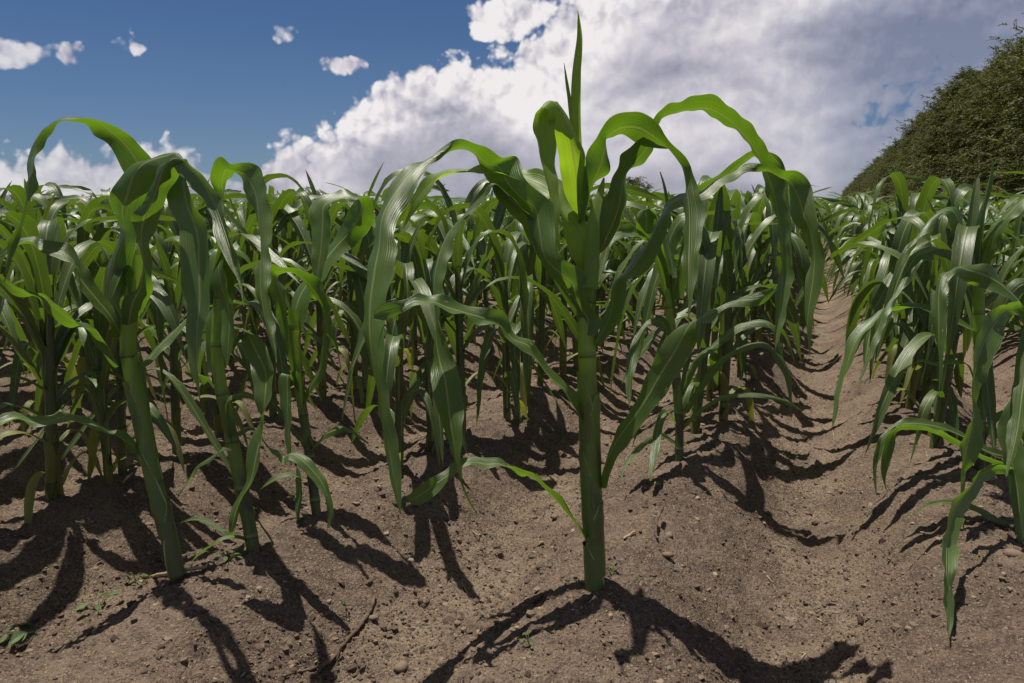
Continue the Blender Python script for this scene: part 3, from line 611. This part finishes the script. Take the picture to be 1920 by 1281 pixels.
RIGHTB = [
 dict(st=[(1932,600,1945,610),(1912,565,1925,590),(1895,566,1908,590),(1876,570,1894,592),(1862,578,1884,620),(1843,602,1866,655),(1829,633,1852,688),(1820,672,1842,718),(1820,706,1833,752),(1825,745,1830,768),(1824,775,1832,780),(1812,800,1838,805),(1801,830,1835,832),(1798,870,1822,868),(1798,895,1812,895),(1801,946,1808,946),(1806,996,1807,996)], d={0:1.98, .3:1.85, 1:1.75}, W=.066, s=-1),
 dict(st=[(1940,640,1955,630),(1902,576,1920,568),(1878,552,1896,540),(1845,540,1877,509),(1822,532,1853,495),(1806,522,1825,496),(1792,509,1800,500),(1780,520,1782,505),(1775,532,1764,511),(1773,548,1755,534),(1776,575,1748,568),(1778,598,1745,600),(1773,628,1751,640),(1768,656,1757,670),(1765,688,1760,690),(1761,742,1760,742)], d={0:1.98, .35:1.98, .6:1.90, 1:1.84}, W=.062, s=-1),
 dict(st=[(1925,905,1930,880),(1895,875,1900,890),(1870,868,1872,890),(1838,880,1848,899),(1820,904,1831,918),(1794,924,1819,950),(1776,960,1803,975),(1768,1020,1790,1022),(1764,1065,1791,1055),(1764,1095,1789,1094),(1767,1130,1788,1140),(1773,1165,1786,1168),(1778,1195,1781,1195)], d={0:1.97, .3:1.72, .7:1.53, 1:1.44}, W=.050, s=-1, r=.003, label='low leaf hanging forward until its tip nearly touches the soil'),
 dict(st=[(1935,620,1955,620),(1925,600,1960,600),(1915,625,1955,630),(1906,670,1945,670),(1898,730,1935,735),(1892,800,1922,800),(1888,850,1905,850),(1885,893,1888,894)], d={0:1.95, 1:1.78}, W=.060, s=1),
 dict(st=[(1945,720,1955,720),(1900,740,1935,740),(1870,800,1915,800),(1874,850,1920,860),(1890,910,1925,920),(1900,970,1925,975),(1908,1015,1918,1015)], d={0:1.96, 1:1.86}, W=.06, s=1),
 dict(st=[(1925,862,1928,872),(1870,845,1868,858),(1836,832,1833,842),(1806,812,1804,822),(1771,797,1770,808),(1736,789,1735,800),(1705,787,1702,799),(1682,793,1677,801),(1660,808,1664,822),(1645,829,1651,850),(1637,860,1645,872),(1638,900,1643,902),(1643,928,1644,928)], d={0:1.98, .5:1.93, 1:1.9}, W=.032, s=1),
 dict(st=[(1900,870,1898,880),(1840,850,1836,858),(1780,815,1776,822),(1730,795,1726,806),(1690,796,1686,808),(1664,815,1680,822),(1654,850,1671,856),(1652,880,1663,884),(1656,905,1660,907),(1663,922,1665,922)], d={0:1.98, 1:1.95}, W=.03, s=-1),
 dict(st=[(1935,1000,1935,1010),(1880,975,1876,984),(1830,952,1826,960),(1790,938,1786,946),(1750,940,1744,950),(1715,960,1708,968),(1698,990,1694,1000),(1691,1028,1692,1028)], d={0:1.96, 1:1.80}, W=.024, s=1),
 dict(st=[(1940,1060,1940,1075),(1900,1052,1896,1066),(1872,1058,1872,1068),(1857,1075,1866,1080),(1855,1095,1862,1098),(1862,1108,1864,1110)], d={0:1.93, 1:1.70}, W=.028, s=1),
]
traced_plant((1928,1035), RB_D, [(1928,1037,24,RB_D),(1932,960,24,RB_D),(1935,880,24,RB_D),(1938,800,24,RB_D),(1942,720,26,RB_D),(1945,650,26,RB_D),(1946,580,22,RB_D)], RIGHTB,
    'corn plant cut by the right edge of the picture, leaves hanging forward over the soil')

# ------------------------------------------------------------------ plants of the rows: built once per kind, then copied
def bent_blade(rng, z0, az, L, W, th0, th1, sb, wd, twist, r0=.012, n=26, nc=5, ruffle=.002, sweep=None):
    s = np.linspace(0, 1, n)
    g = 1/(1+np.exp(-(s-sb)/wd)); g = (g-g[0])/(g[-1]-g[0])
    th = th0 + (th1-th0)*g
    azs = az + rng.normal(0, .25)*s*s
    if sweep is not None:
        dz = (sweep - az + math.pi) % (2*math.pi) - math.pi
        azs = az + dz*np.clip(s*1.6, 0, 1)*.8 + rng.normal(0, .15)*s
    T = np.stack([np.sin(th)*np.cos(azs), np.sin(th)*np.sin(azs), np.cos(th)], -1)
    C = np.cumsum(T*(L/(n-1)), axis=0); C = C - C[0] + np.array([r0*math.cos(az), r0*math.sin(az), z0])
    H = np.stack([-np.sin(azs), np.cos(azs), 0*azs], -1)
    Nn = np.cross(T, H); roll = twist*np.clip((s-.3)/.7, 0, 1)**1.3 + .25*np.sin(s*7+rng.random()*6)*s
    Wd = H*np.cos(roll)[:, None] + Nn*np.sin(roll)[:, None]
    prof = np.interp(s, [0, .06, .3, .6, .8, .93, 1], [.62, .72, 1, .95, .7, .34, .01])*W
    return ribbon(C - Wd*prof[:, None]/2, C + Wd*prof[:, None]/2, .16, ruffle, rng, nc)
def plant_kind(seed, n=26, nc=5, ns=10, nleaf=9, sweep=None, far=False, az_seed=None):
    rng = np.random.default_rng(seed); leaves = []
    az0 = rng.random()*6.28
    if az_seed: az0 = np.random.default_rng(az_seed).random()*6.28
    hs = .49 + .10*rng.random()
    for i in range(nleaf):
        q = i/(nleaf-1)
        az = az0 + math.pi*i + rng.normal(0, .35)
        z0 = .06 + (hs-.06)*q**.78
        L = np.interp(q, [0, .3, .6, .8, 1], [.26, .48, .70, .72, .52])*(.82+.34*rng.random())
        W = np.interp(q, [0, .4, .7, 1], [.022, .040, .052, .044])*(.85+.32*rng.random())
        th0 = np.interp(q, [0, .5, 1], [RAD(52), RAD(30), RAD(10)])*(.8+.4*rng.random())
        th1 = RAD(rng.choice([rng.uniform(105, 150) if seed >= 200 else rng.uniform(140, 170), rng.uniform(150, 178), rng.uniform(150, 178)])) if q < .9 else RAD(rng.uniform(70, 160))
        leaves.append(bent_blade(rng, z0, az, L, W, th0, th1, rng.uniform(.20, .46) + .10*q, rng.uniform(.04, .17), rng.normal(0, 1.15), n=n, nc=nc, ruffle=0 if far else .0032, sweep=sweep))
        if not far:      # the sheath that wraps the stalk below the blade
            zz = np.linspace(max(-.01, z0-.11), z0+.004, 7); tt = np.linspace(0, 1, 7); hf = np.radians(170 - 105*tt**2); cs = np.linspace(-1, 1, 7)
            rr = np.interp(zz, [0, .2, hs], [.0125, .0125, .008])*1.05 + .0016 + .002*tt**6
            A = az + hf[:, None]*cs[None]
            v = np.stack([np.cos(A)*rr[:, None], np.sin(A)*rr[:, None], zz[:, None] + 0*A], -1).reshape(-1, 3)
            uu = np.stack([.5+.49*cs[None] + 0*A, zz[:, None] + 0*A], -1).reshape(-1, 2); ii = np.arange(49).reshape(7, 7)
            leaves[-1] = merge([leaves[-1], (v, np.stack([ii[:-1, :-1], ii[:-1, 1:], ii[1:, 1:], ii[1:, :-1]], -1).reshape(-1, 4), uu)])
    az = rng.random()*6.28
    if seed % 3 != 1: leaves.append(bent_blade(rng, hs, az, .14+.17*rng.random(), .030, RAD(8), RAD(32), .5, .2, .3, r0=.003, n=max(6, n//2), nc=nc, ruffle=0))
    lean = rng.normal(0, .04, 2)
    zz = np.linspace(-.04, hs+.03, 3 if far else 30); P = np.stack([0*zz, 0*zz, zz], -1)
    R = np.interp(zz, [0, .2, hs], [.0125, .0125, .008])
    if not far:
        for nz in np.arange(.06, hs, .105): R = R*(1+.14*np.exp(-((zz-nz)/.012)**2))
    st = tube(P, R, ns)
    def lean_v(v): w = v.copy(); w[:, 0] += lean[0]*v[:, 2]; w[:, 1] += lean[1]*v[:, 2]; return w
    st = (lean_v(st[0]), st[1], st[2]); leaves = [(lean_v(v), f, u) for v, f, u in leaves]
    return st, leaves
SWEEP = math.atan2(-.35, -1.0)
KINDS = []; KIND_AZ = []
for sd in range(12):
    sw = SWEEP if sd >= 8 else None
    st, lv = plant_kind(100+sd, sweep=sw); KIND_AZ.append(np.random.default_rng(100+sd).random()*6.28)
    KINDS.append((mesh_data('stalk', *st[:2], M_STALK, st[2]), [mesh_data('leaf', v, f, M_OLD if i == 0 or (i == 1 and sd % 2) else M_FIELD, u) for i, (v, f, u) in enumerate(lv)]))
MIDS = []
for sd in range(12):
    sw = SWEEP if sd >= 8 else None
    st, lv = plant_kind(200+sd, n=16, nc=5, ns=6, sweep=sw, az_seed=100+sd)
    v, f, u = merge([st] + lv); fm = np.zeros(len(f), int); fm[len(st[1]):] = 1
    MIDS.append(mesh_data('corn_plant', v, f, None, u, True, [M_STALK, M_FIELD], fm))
prng = np.random.default_rng(21)
HERO_XY = [at(*a)[:2] for a in ((1117, 1112, D0), (333, 1088, D1), (478, 1047, D2), (595, 975, D3), (1836, 890, RA_D), (1928, 1035, RB_D))]
N2_D = 2.353
row_start = {0: 2.62, -1: 1.93, -2: 1.40, 1: 2.75, 2: 1.75, 3: 1.6, -3: 1.5, -4: 1.5}
def row_wob(y): return .03*pnoise(np.array([y*.45]), np.array([5.5]))[0]
spots = []
for k in range(-125, 7):
    y = row_start.get(k, 1.2) + (0 if k in row_start else prng.random()*.2)
    x0 = ROW0 + k*ROWP
    while y < 105:
        r = math.hypot(x0, y); a = math.degrees(math.atan2(x0, y))
        if -60 < a < 17:
            spots.append((r, k, x0 + row_wob(y) + prng.normal(0, .022) - (.03 if k == 1 else 0), y))
        y += prng.uniform(.15, .26) * (1.2 if r < 3.2 else 1) * (1 if r < 14 else 1.5 if r < 30 else 2.6 if r < 60 else 5)
spots += [(2.0, -2, -1.831, 1.429), (2.05, -2, -1.80, 1.56)]
spots = [s for s in spots if all(math.hypot(s[2]-h[0], s[3]-h[1]) > .15 for h in HERO_XY)]
spots.sort()
ORD = ['first', 'second', 'third', 'fourth', 'fifth', 'sixth', 'seventh', 'eighth', 'ninth', 'tenth']
def row_label(k, j):
    if k == 0: row = 'row directly behind the tall plant'
    elif k < 0: row = '%s row left of the tall plant' % ORD[-k-1] if -k <= 10 else 'far left rows of the field'
    else: row = ['row beside the bare furrow at right', 'second row right of the bare furrow', 'third row right of the bare furrow'][k-1] if k <= 3 else 'rows next to the conifer hedge'
    if -4 <= k <= 3 and j < 7: return '%s corn plant from the front, %s' % (ORD[j], row)
    return 'drooping green corn plant further back, %s' % row
count = {-1: 3, 0: 2, 1: 2}; individual = spots[:292]; rest = spots[292:]
for i, (r, k, x, y) in enumerate(individual):
    j = count.get(k, 0); count[k] = j+1
    swept = k >= 1 and prng.random() < ((.0 if y < 6 else .4) if k == 1 else .75)
    rz = prng.normal(0, .35) if swept else prng.random()*6.28
    sc = prng.uniform(.80, .94) if r < 2.5 else prng.uniform(.86, 1.14) if r < 4.5 else prng.uniform(.78, 1.20) * (.88 if k == 1 else 1.)
    z = float(ground_z(x, y)) - .004
    q = (8 + int(prng.integers(4))) if swept else int(prng.integers(8))
    grp = 'corn plants in rows' 
    if i < 150:
        p = empty('corn_plant', (x, y, z), rz); p.scale = (sc, sc, sc)
        sm, lm = KINDS[q]
        o = bpy.data.objects.new('stalk', sm); COL.objects.link(o); o.parent = p
        for m in lm: o = bpy.data.objects.new('leaf', m); COL.objects.link(o); o.parent = p
    else:
        p = bpy.data.objects.new('corn_plant', MIDS[q]); COL.objects.link(p)
        p.location = (x, y, z); p.rotation_euler = (0, 0, rz); p.scale = (sc, sc, sc)
    if not swept and k in (0, 1): p.rotation_euler[2] = math.pi/2 - KIND_AZ[q] + prng.normal(0, .32)
    tag(p, row_label(k, j), 'corn plant', grp)
def build_far_field():
    low = []
    for sd in range(6):
        st, lv = plant_kind(300+sd, n=10, nc=3, ns=4, nleaf=8, far=True, sweep=None)
        low.append(merge([st]+lv))
    R = np.array([(s[2], s[3], s[0]) for s in rest]); z = ground_z(R[:, 0], R[:, 1], False)
    Vs = []; Fs = []; Us = []; o = 0
    for (x, y, r), zz in zip(R, z):
        v, f, u = low[int(prng.integers(6))]; a = prng.random()*6.28; s = prng.uniform(.72, 1.22)
        s *= 1 + .05*float(pnoise(np.array([x*.2]), np.array([y*.2]))[0])*4*.4
        c, sn = math.cos(a)*s, math.sin(a)*s
        w = np.empty_like(v); w[:, 0] = v[:, 0]*c - v[:, 1]*sn + x; w[:, 1] = v[:, 0]*sn + v[:, 1]*c + y; w[:, 2] = v[:, 2]*s + zz
        Vs.append(w); Fs.append(f+o); Us.append(u); o += len(v)
    c = mesh_obj('corn_field', np.concatenate(Vs), np.concatenate(Fs), M_FAR, None, np.concatenate(Us))
    tag(c, 'mass of corn plants filling the field out to the horizon', 'corn field', kind='stuff')
build_far_field()
# the plant behind the tall one: part traced, part grown like the rows
N2 = [
 dict(st=[(1274,808,1280,808),(1298,778,1303,784),(1331,753,1334,760),(1358,740,1361,748),(1398,736,1400,745),(1437,739,1439,748),(1473,750,1474,757),(1502,768,1503,770)], d={0:2.35, 1:2.2}, W=.018, s=1, r=0),
 dict(st=[(1262,640,1254,636),(1250,600,1236,612),(1222,596,1220,612),(1196,622,1209,622),(1177,666,1198,672),(1176,700,1188,700),(1176,742,1184,742),(1180,764,1181,764)], d={0:2.33, 1:2.15}, W=.036, s=1, r=.004, label='yellowish leaf riddled with small holes'),
 dict(st=[(1262,790,1268,796),(1247,770,1256,776),(1232,782,1244,796),(1222,830,1236,840),(1217,876,1228,872),(1219,902,1221,902)], d={0:2.34, 1:2.1}, W=.03, s=1),
 dict(st=[(1268,830,1272,838),(1240,812,1240,820),(1218,820,1222,828),(1190,842,1196,850),(1170,872,1174,876),(1161,900,1163,901)], d={0:2.34, 1:2.1}, W=.02, s=1),
 dict(st=[(1280,770,1290,776),(1308,725,1316,734),(1330,692,1338,703),(1357,666,1363,676),(1390,648,1394,659),(1432,640,1434,651),(1462,664,1453,672),(1480,698,1472,702),(1486,735,1478,735),(1482,782,1480,782)], d={0:2.35, 1:2.25}, W=.03, s=1, r=.003),
 dict(st=[(1270,740,1280,746),(1300,675,1310,686),(1330,648,1336,660),(1390,605,1394,618),(1440,600,1440,612),(1462,630,1452,634),(1470,680,1465,680)], d={0:2.36, 1:2.3}, W=.034, s=1),
 dict(st=[(1262,560,1282,560),(1280,450,1300,455),(1296,390,1312,396),(1306,352,1321,363),(1335,334,1346,345),(1360,319,1371,331),(1385,297,1393,312),(1412,283,1415,297),(1440,286,1436,299),(1460,300,1451,309),(1473,330,1462,332),(1480,390,1468,390),(1484,450,1476,450),(1486,500,1485,500)], d={0:2.36, .5:2.3, 1:2.2}, W=.04, s=-1),
 dict(st=[(1246,560,1262,556),(1222,480,1246,480),(1196,440,1232,440),(1194,410,1230,400),(1205,395,1222,392),(1240,420,1236,412),(1262,470,1246,476),(1270,520,1262,522)], d={0:2.36, 1:2.2}, W=.06, s=1),
 dict(st=[(1256,600,1268,596),(1240,500,1258,498),(1252,430,1276,436),(1280,400,1296,420),(1320,420,1312,440),(1340,480,1324,484),(1346,540,1338,540)], d={0:2.36, 1:2.3}, W=.055, s=1),
 dict(st=[(1250,560,1262,560),(1236,470,1250,466),(1180,425,1190,445),(1140,436,1152,452),(1128,480,1140,486),(1120,530,1122,530)], d={0:2.36, 1:2.2}, W=.04, s=1),
 dict(st=[(1258,540,1266,540),(1252,440,1260,440),(1244,360,1250,360),(1237,322,1239,322)], d={0:2.36, 1:2.36}, W=.02, s=1, f=.4, r=0),
]
traced_plant((1272,873), N2_D, [(1272,874,16,N2_D),(1274,810,17,N2_D),(1270,740,18,N2_D),(1263,660,20,N2_D),(1256,590,18,N2_D),(1254,540,14,N2_D)], N2,
    'corn plant just behind the tall one with thin bow-shaped leaf over the furrow', 'corn plants in rows')

# ------------------------------------------------------------------ hedge of conifers along the right edge of the field
def conifer_kind(seed, H=6.6, Rm=1.35, nb=150, spr=9, bare=0., leaf=.24):
    rng = np.random.default_rng(seed); quads = []
    def frond(p, d, L, droop):
        d = d/np.linalg.norm(d); n = 12
        side = np.cross(d, [0, 0, 1.]); side /= np.linalg.norm(side)+1e-9
        pos = np.array(p); dd = d.copy()
        for i in range(n):
            q = i/(n-1); dd = dd + np.array([0, 0, -droop*.09]); dd /= np.linalg.norm(dd)
            nx = pos + dd*L/n
            for sg in (-1, 1):
                a = .75 + .35*rng.random(); ll = L*leaf*(1.25-.85*q)*(.6+.8*rng.random())
                v = dd*math.cos(a) + sg*side*math.sin(a) + np.array([0, 0, rng.normal(0, .22)])
                u = np.cross(v, [rng.normal(0, .6), rng.normal(0, .6), 1.]); u *= (.010+.008*rng.random())/(np.linalg.norm(u)+1e-9)
                quads.append((pos-u, pos+v*ll*.6-u*1.2, pos+v*ll+u*.2, pos+v*ll*.5+u*1.2))
            pos = nx
    ga = 2.39996
    for i in range(nb):
        q = (i+.5)/nb; h = .35 + (H-.5)*q; az = i*ga + rng.normal(0, .3)
        R = Rm*np.interp(q, [0, .15, .6, .85, 1], [.95, 1.05, .95, .62, .14])*(.75+.45*rng.random())
        if rng.random() < bare: continue
        up = np.interp(q, [0, .7, 1], [.15, .55, 1.6])
        d = np.array([math.cos(az), math.sin(az), up]); d /= np.linalg.norm(d)
        base = np.array([0, 0, h])
        for j in range(spr):
            t = .30 + .7*(j+rng.random())/spr
            p = base + d*R*t + rng.normal(0, .05, 3)
            a2 = az + rng.normal(0, .75); u2 = rng.normal(.15, .35) + (.5 if q > .85 else 0)
            frond(p, np.array([math.cos(a2), math.sin(a2), u2]), (.34+.30*rng.random())*(1.1 if q < .9 else .8), rng.uniform(.3, 1.5))
    # loose leaders breaking the outline of the top
    for j in range(int(nb*.18)):
        q = .55 + .45*rng.random(); a2 = rng.random()*6.28
        rr = Rm*.72*np.interp(q, [0, .15, .6, .85, 1], [.95, 1.05, .95, .62, .14]); h = .35 + (H-.5)*q
        p = np.array([math.cos(a2)*rr, math.sin(a2)*rr, h]); d = np.array([math.cos(a2), math.sin(a2), rng.uniform(.5, 1.4)]); d /= np.linalg.norm(d)
        L = rng.uniform(.7, 1.25)
        for k in range(5):      # a bough is a spray of fronds along a drooping shoot
            t = k/4; pp = p + d*L*t - np.array([0, 0, .18*L*t*t])
            frond(pp, d + rng.normal(0, .45, 3)*np.array([1, 1, .5]), .42 - .12*t, rng.uniform(.4, 1.3))
            frond(pp, d + rng.normal(0, .7, 3)*np.array([1, 1, .4]), .36 - .1*t, rng.uniform(.6, 1.6))
    V = np.array(quads).reshape(-1, 3); Fc = np.arange(len(V)).reshape(-1, 4)
    tr = [tube(np.array([[0, 0, -.1], [.02, 0, H*.3], [0, .03, H*.65], [0, 0, H*.95]]), np.array([.13, .10, .06, .015]), 8)]
    for i in range(0, nb, 3):
        q = (i+.5)/nb; h = .35 + (H-.5)*q; az = i*ga; R = Rm*.75*np.interp(q, [0, .15, .6, .85, 1], [.95, 1.05, .95, .62, .14]); up = np.interp(q, [0, .7, 1], [.15, .55, 1.6])
        d = np.array([math.cos(az), math.sin(az), up]); d /= np.linalg.norm(d)
        tr.append(tube(np.array([[0, 0, h-.1], d*R*.5 + [0, 0, h], d*R + [0, 0, h]]), np.array([.028, .018, .006]), 4))
    v, f, u = merge(tr)
    return mesh_data('trunk', v, f, M_BARK, u), mesh_data('crown', V, Fc, M_CONIFER, None, False)
def place_tree(kind, name, x, y, s, rz, label, group, cat='tree'):
    t = empty(name, (x, y, float(ground_z(x, y, False))-.05), rz); t.scale = s; tag(t, label, cat, group)
    for m in kind:
        o = bpy.data.objects.new(m.name.split('.')[0], m); COL.objects.link(o); o.parent = t
CON = [conifer_kind(500+i) for i in range(4)]
HEDGE_X = 5.75
yy = 13.0; i = 0; hr = np.random.default_rng(5)
while yy < 330:
    s = hr.uniform(.88, 1.02)
    lab = ('dense dark conifer at the near end of the field hedge, cut by the right edge' if i < 6 else
           'conifer in the middle stretch of the hedge right of the field' if yy < 45 else 'small far conifer where the hedge runs down to the corn')
    place_tree(CON[i % 4], 'conifer_tree', HEDGE_X + hr.normal(0, .15), yy, (s, s, s*hr.uniform(.96, 1.05)), hr.random()*6.28, lab, 'conifers of the field hedge')
    yy += 1.7 + hr.random()*.7 + (0 if yy < 60 else .8 if yy < 130 else 3.5); i += 1
bush = conifer_kind(620, H=2.9, Rm=1.9, nb=90, spr=7, bare=.12, leaf=.36)
bp = at(1185, 385, 84); place_tree(bush, 'bushy_tree', bp[0], bp[1], (1.1, 1.1, 1.12), 1., 'low brownish bushy tree far beyond the corn, seen between the central leaves', None)

# ------------------------------------------------------------------ things lying on the soil
def on_ground(px, py, lift=0.):
    r = ray(px, py); t = -CAM_H/r[2]
    for _ in range(12):
        p = r*t; t = (float(ground_z(p[0], p[1])) + lift - CAM_H)/r[2]
    return np.array([0, 0, CAM_H]) + r*t
def stick(name, pts, r, mat, label, cat, lifts=None, forks=()):
    P = np.array([on_ground(x, y, (lifts[i] if lifts else r*.8)) for i, (x, y) in enumerate(pts)])
    base = P.mean(0); Pn = catmull(P, len(pts)*5); rg = np.random.default_rng(int(pts[0][0]))
    Pn = Pn + smooth1(rg.normal(0, r*.35, Pn.shape), 1)
    R = r*np.interp(np.linspace(0, 1, len(Pn)), [0, .1, .8, 1], [.75, 1, .85, .4])*(1+.12*rg.normal(size=len(Pn)))
    parts = [tube(Pn-base, R, 8)]
    for fk in forks:
        Q = np.array([on_ground(x, y, r*.9) for x, y in fk]); Qn = catmull(Q, len(fk)*5)
        parts.append(tube(Qn-base, np.linspace(r*.7, r*.25, len(Qn)), 6))
    v, f, u = merge(parts); o = mesh_obj(name, v, f, mat, None, u); o.location = tuple(base); tag(o, label, cat); return o
stick('twig', [(703,1116),(697,1138),(683,1162),(664,1186),(645,1206),(628,1228),(606,1247),(590,1252),(562,1258),(528,1268)], .0042, M_TWIG, 'long crooked brown twig lying on the soil at lower left', 'twig',
      forks=[[(606,1247),(598,1258),(588,1270)], [(640,1212),(631,1238)], [(662,1188),(650,1184)]])
stick('dry_stick', [(1243,951),(1237,962),(1231,978),(1229,992),(1233,1010)], .0045, M_TWIG, 'short curved dark stick standing in the soil right of the tall plant', 'stick', lifts=[.035,.03,.022,.012,.0])
stick('dry_stalk', [(262,1082),(290,1079),(330,1072),(370,1066),(402,1062)], .0042, M_DRY, 'grey dry stalk lying at the foot of the leaning corn plant', 'stalk', lifts=[.004,.008,.012,.010,.004])
stick('dry_stalk', [(230,905),(245,890),(258,872)], .004, M_DRY, 'short dry stalk lying behind the leaning corn plant', 'stalk')
for pts, lab in (([(865,1092),(871,1102),(877,1112)], 'pale bit of straw left of the tall plant foot'), ([(908,1038),(924,1030),(942,1020)], 'thin dark straw on the furrow side left of the tall plant'),
                 ([(1016,972),(1020,962),(1022,952)], 'short dark stub of straw behind the tall plant'), ([(886,995),(896,1004),(900,1000)], 'bent straw in the furrow left of the tall plant'),
                 ([(1418,1055),(1432,1072),(1448,1092)], 'thin straw on the slope right of the tall plant'), ([(1170,1010),(1182,1003),(1192,996)], 'pale husk scrap on the crest right of the tall plant'),
                 ([(1516,1148),(1532,1160),(1546,1168)], 'straw lying in the bottom of the right furrow'), ([(1496,1245),(1512,1225),(1518,1248)], 'tuft of dry root in the right furrow shade'),
                 ([(1736,842),(1738,854),(1739,864)], 'pale upright straw on the slope beside the hanging leaves'), ([(1128,1180),(1136,1192),(1140,1200)], 'straw crumb below the tall plant'),
                 ([(452,1268),(466,1258),(480,1262)], 'short straw at the bottom edge left'), ([(1560,802),(1562,812),(1563,824)], 'dry pale leaf tip lying by the furrow')):
    stick('straw', pts, .0016 if 'husk' not in lab else .003, M_DRY if 'dark' not in lab else M_TWIG, lab, 'straw')
def weed(px, py, size, nl, label, seed):
    rg = np.random.default_rng(seed); b = on_ground(px, py); root = empty('weed', tuple(b)); tag(root, label, 'weed')
    st = []; lv = []
    for k in range(nl):
        az = rg.random()*6.28; L = size*rg.uniform(.6, 1.1); el = rg.uniform(.25, 1.0)
        d = np.array([math.cos(az)*math.cos(el), math.sin(az)*math.cos(el), math.sin(el)]); tip = d*L
        st.append(tube(np.array([[0, 0, -.004], tip*.5+[0, 0, L*.1], tip]), np.array([.0011, .0009, .0006]), 5))
        ll = size*rg.uniform(.55, .9); n = 9; s = np.linspace(0, 1, n); d2 = np.array([math.cos(az), math.sin(az), .15])
        C = tip + d2*ll*s[:, None] + np.array([0, 0, -1.])*ll*.35*(s**2)[:, None]; H = np.array([-math.sin(az), math.cos(az), rg.normal(0, .3)])
        w = ll*.24*np.sin(np.pi*np.clip(s*.93+.05, 0, 1))[:, None]
        lv.append(ribbon(C-H*w, C+H*w, .12, 0, rg, 5))
    v, f, u = merge(st); mesh_obj('stem', v, f, M_WEED, root, u)
    for v, f, u in lv: mesh_obj('leaf', v, f, M_WEED, root, u)
weed(74, 1190, .045, 6, 'small broadleaf weed seedling at the lower left corner', 1)
weed(184, 1146, .038, 6, 'weed seedling in the shade above the lower left corner', 2)
weed(428, 1050, .024, 11, 'leafy green weed at the foot of the second corn plant', 3)
weed(258, 1092, .024, 8, 'tiny weed left of the leaning corn plant foot', 4)
weed(300, 1080, .018, 6, 'tiny weed touching the dry stalk', 5)
weed(1434, 832, .022, 6, 'tiny weed on the slope of the right furrow', 6)
weed(1148, 1078, .022, 5, 'grey-green seedling right at the foot of the tall plant', 7)
weed(645, 1132, .012, 4, 'minute green sprout beside the long twig', 8)
weed(990, 1205, .015, 5, 'minute sprout in the shadow below the tall plant', 9)
weed(1085, 908, .018, 6, 'tiny sprout in the furrow left of the tall stalk', 10)
_ico = bmesh.new(); bmesh.ops.create_icosphere(_ico, subdivisions=1, radius=1.); _ico.verts.ensure_lookup_table()
ICO_V = np.array([v.co[:] for v in _ico.verts]); ICO_F = np.array([[v.index for v in f.verts] for f in _ico.faces]); _ico.free()
_ico = bmesh.new(); bmesh.ops.create_icosphere(_ico, subdivisions=2, radius=1.); _ico.verts.ensure_lookup_table()
ICO2_V = np.array([v.co[:] for v in _ico.verts]); ICO2_F = np.array([[v.index for v in f.verts] for f in _ico.faces]); _ico.free()
def clods():
    rg = np.random.default_rng(77); N = 46000
    # denser near the camera, spread over what the picture shows of the bare soil
    r = .95 + 4.2*rg.random(N*2)**1.6; a = np.radians(rg.uniform(-60, 17, N*2)); x = r*np.sin(a); y = r*np.cos(a)
    cl = pnoise(x*3.1+11, y*3.1); fur = .5 - .5*np.cos((x-ROW0)/ROWP*2*np.pi)
    keep = rg.random(N*2) < np.clip(.30 + .9*cl + .45*fur, .08, 1); x = x[keep][:N]; y = y[keep][:N]; n = len(x)
    size = .0011 + .0020*rg.random(n) + .0068*rg.random(n)**7 + .009*(rg.random(n) > .996)*rg.random(n)
    z = ground_z(x, y) - size*.15
    V = ICO_V[None]*(1 + .30*rg.normal(size=(n, len(ICO_V), 1)).clip(-1.3, 1.3))
    V = V*np.stack([rg.uniform(.8, 1.3, n), rg.uniform(.8, 1.3, n), rg.uniform(.6, .95, n)], -1)[:, None]*size[:, None, None]
    V = V + np.stack([x, y, z], -1)[:, None]
    Fc = ICO_F[None] + (np.arange(n)*len(ICO_V))[:, None, None]
    o = mesh_obj('soil_clods', V.reshape(-1, 3), Fc.reshape(-1, 3), M_CLOD, None, None, False)
    tag(o, 'loose crumbs and pebbles scattered over the tilled soil', 'soil crumbs', kind='stuff')
clods()
def stone(px, py, size, label, seed):
    rg = np.random.default_rng(seed); p = on_ground(px, py)
    V = ICO2_V*(1 + .16*np.array([pnoise(np.array([v[0]*1.6+seed]), np.array([v[1]*1.6+v[2]*2.]))[0] for v in ICO2_V])[:, None]*2.2)*size*np.array([1.25, .95, .62])
    o = mesh_obj('stone', V, ICO2_F, M_CLOD, None, None, True); o.location = tuple(p + np.array([0, 0, size*.25])); o.rotation_euler = (0, 0, rg.random()*6); tag(o, label, 'stone')
stone(1900, 1043, .017, 'grey stone at the foot of the plant on the right edge', 1)
stone(752, 1254, .014, 'pale stone on the soil at the bottom, right of the twig', 2)
stone(700, 1160, .009, 'round clod right of the twig top', 3)
stone(858, 1170, .008, 'small clod at the edge of the arched leaf shadow', 4)
stone(1254, 1006, .010, 'dark clod beside the curved stick', 5)
stone(1252, 1042, .010, 'dark clod below the curved stick', 6)
stone(546, 934, .011, 'flat pale stone beside the bare green stalk', 7)
stone(1712, 832, .012, 'brown clod under the hanging leaves at right', 8)
stone(1040, 970, .010, 'rounded clod left of the tall stalk', 9)
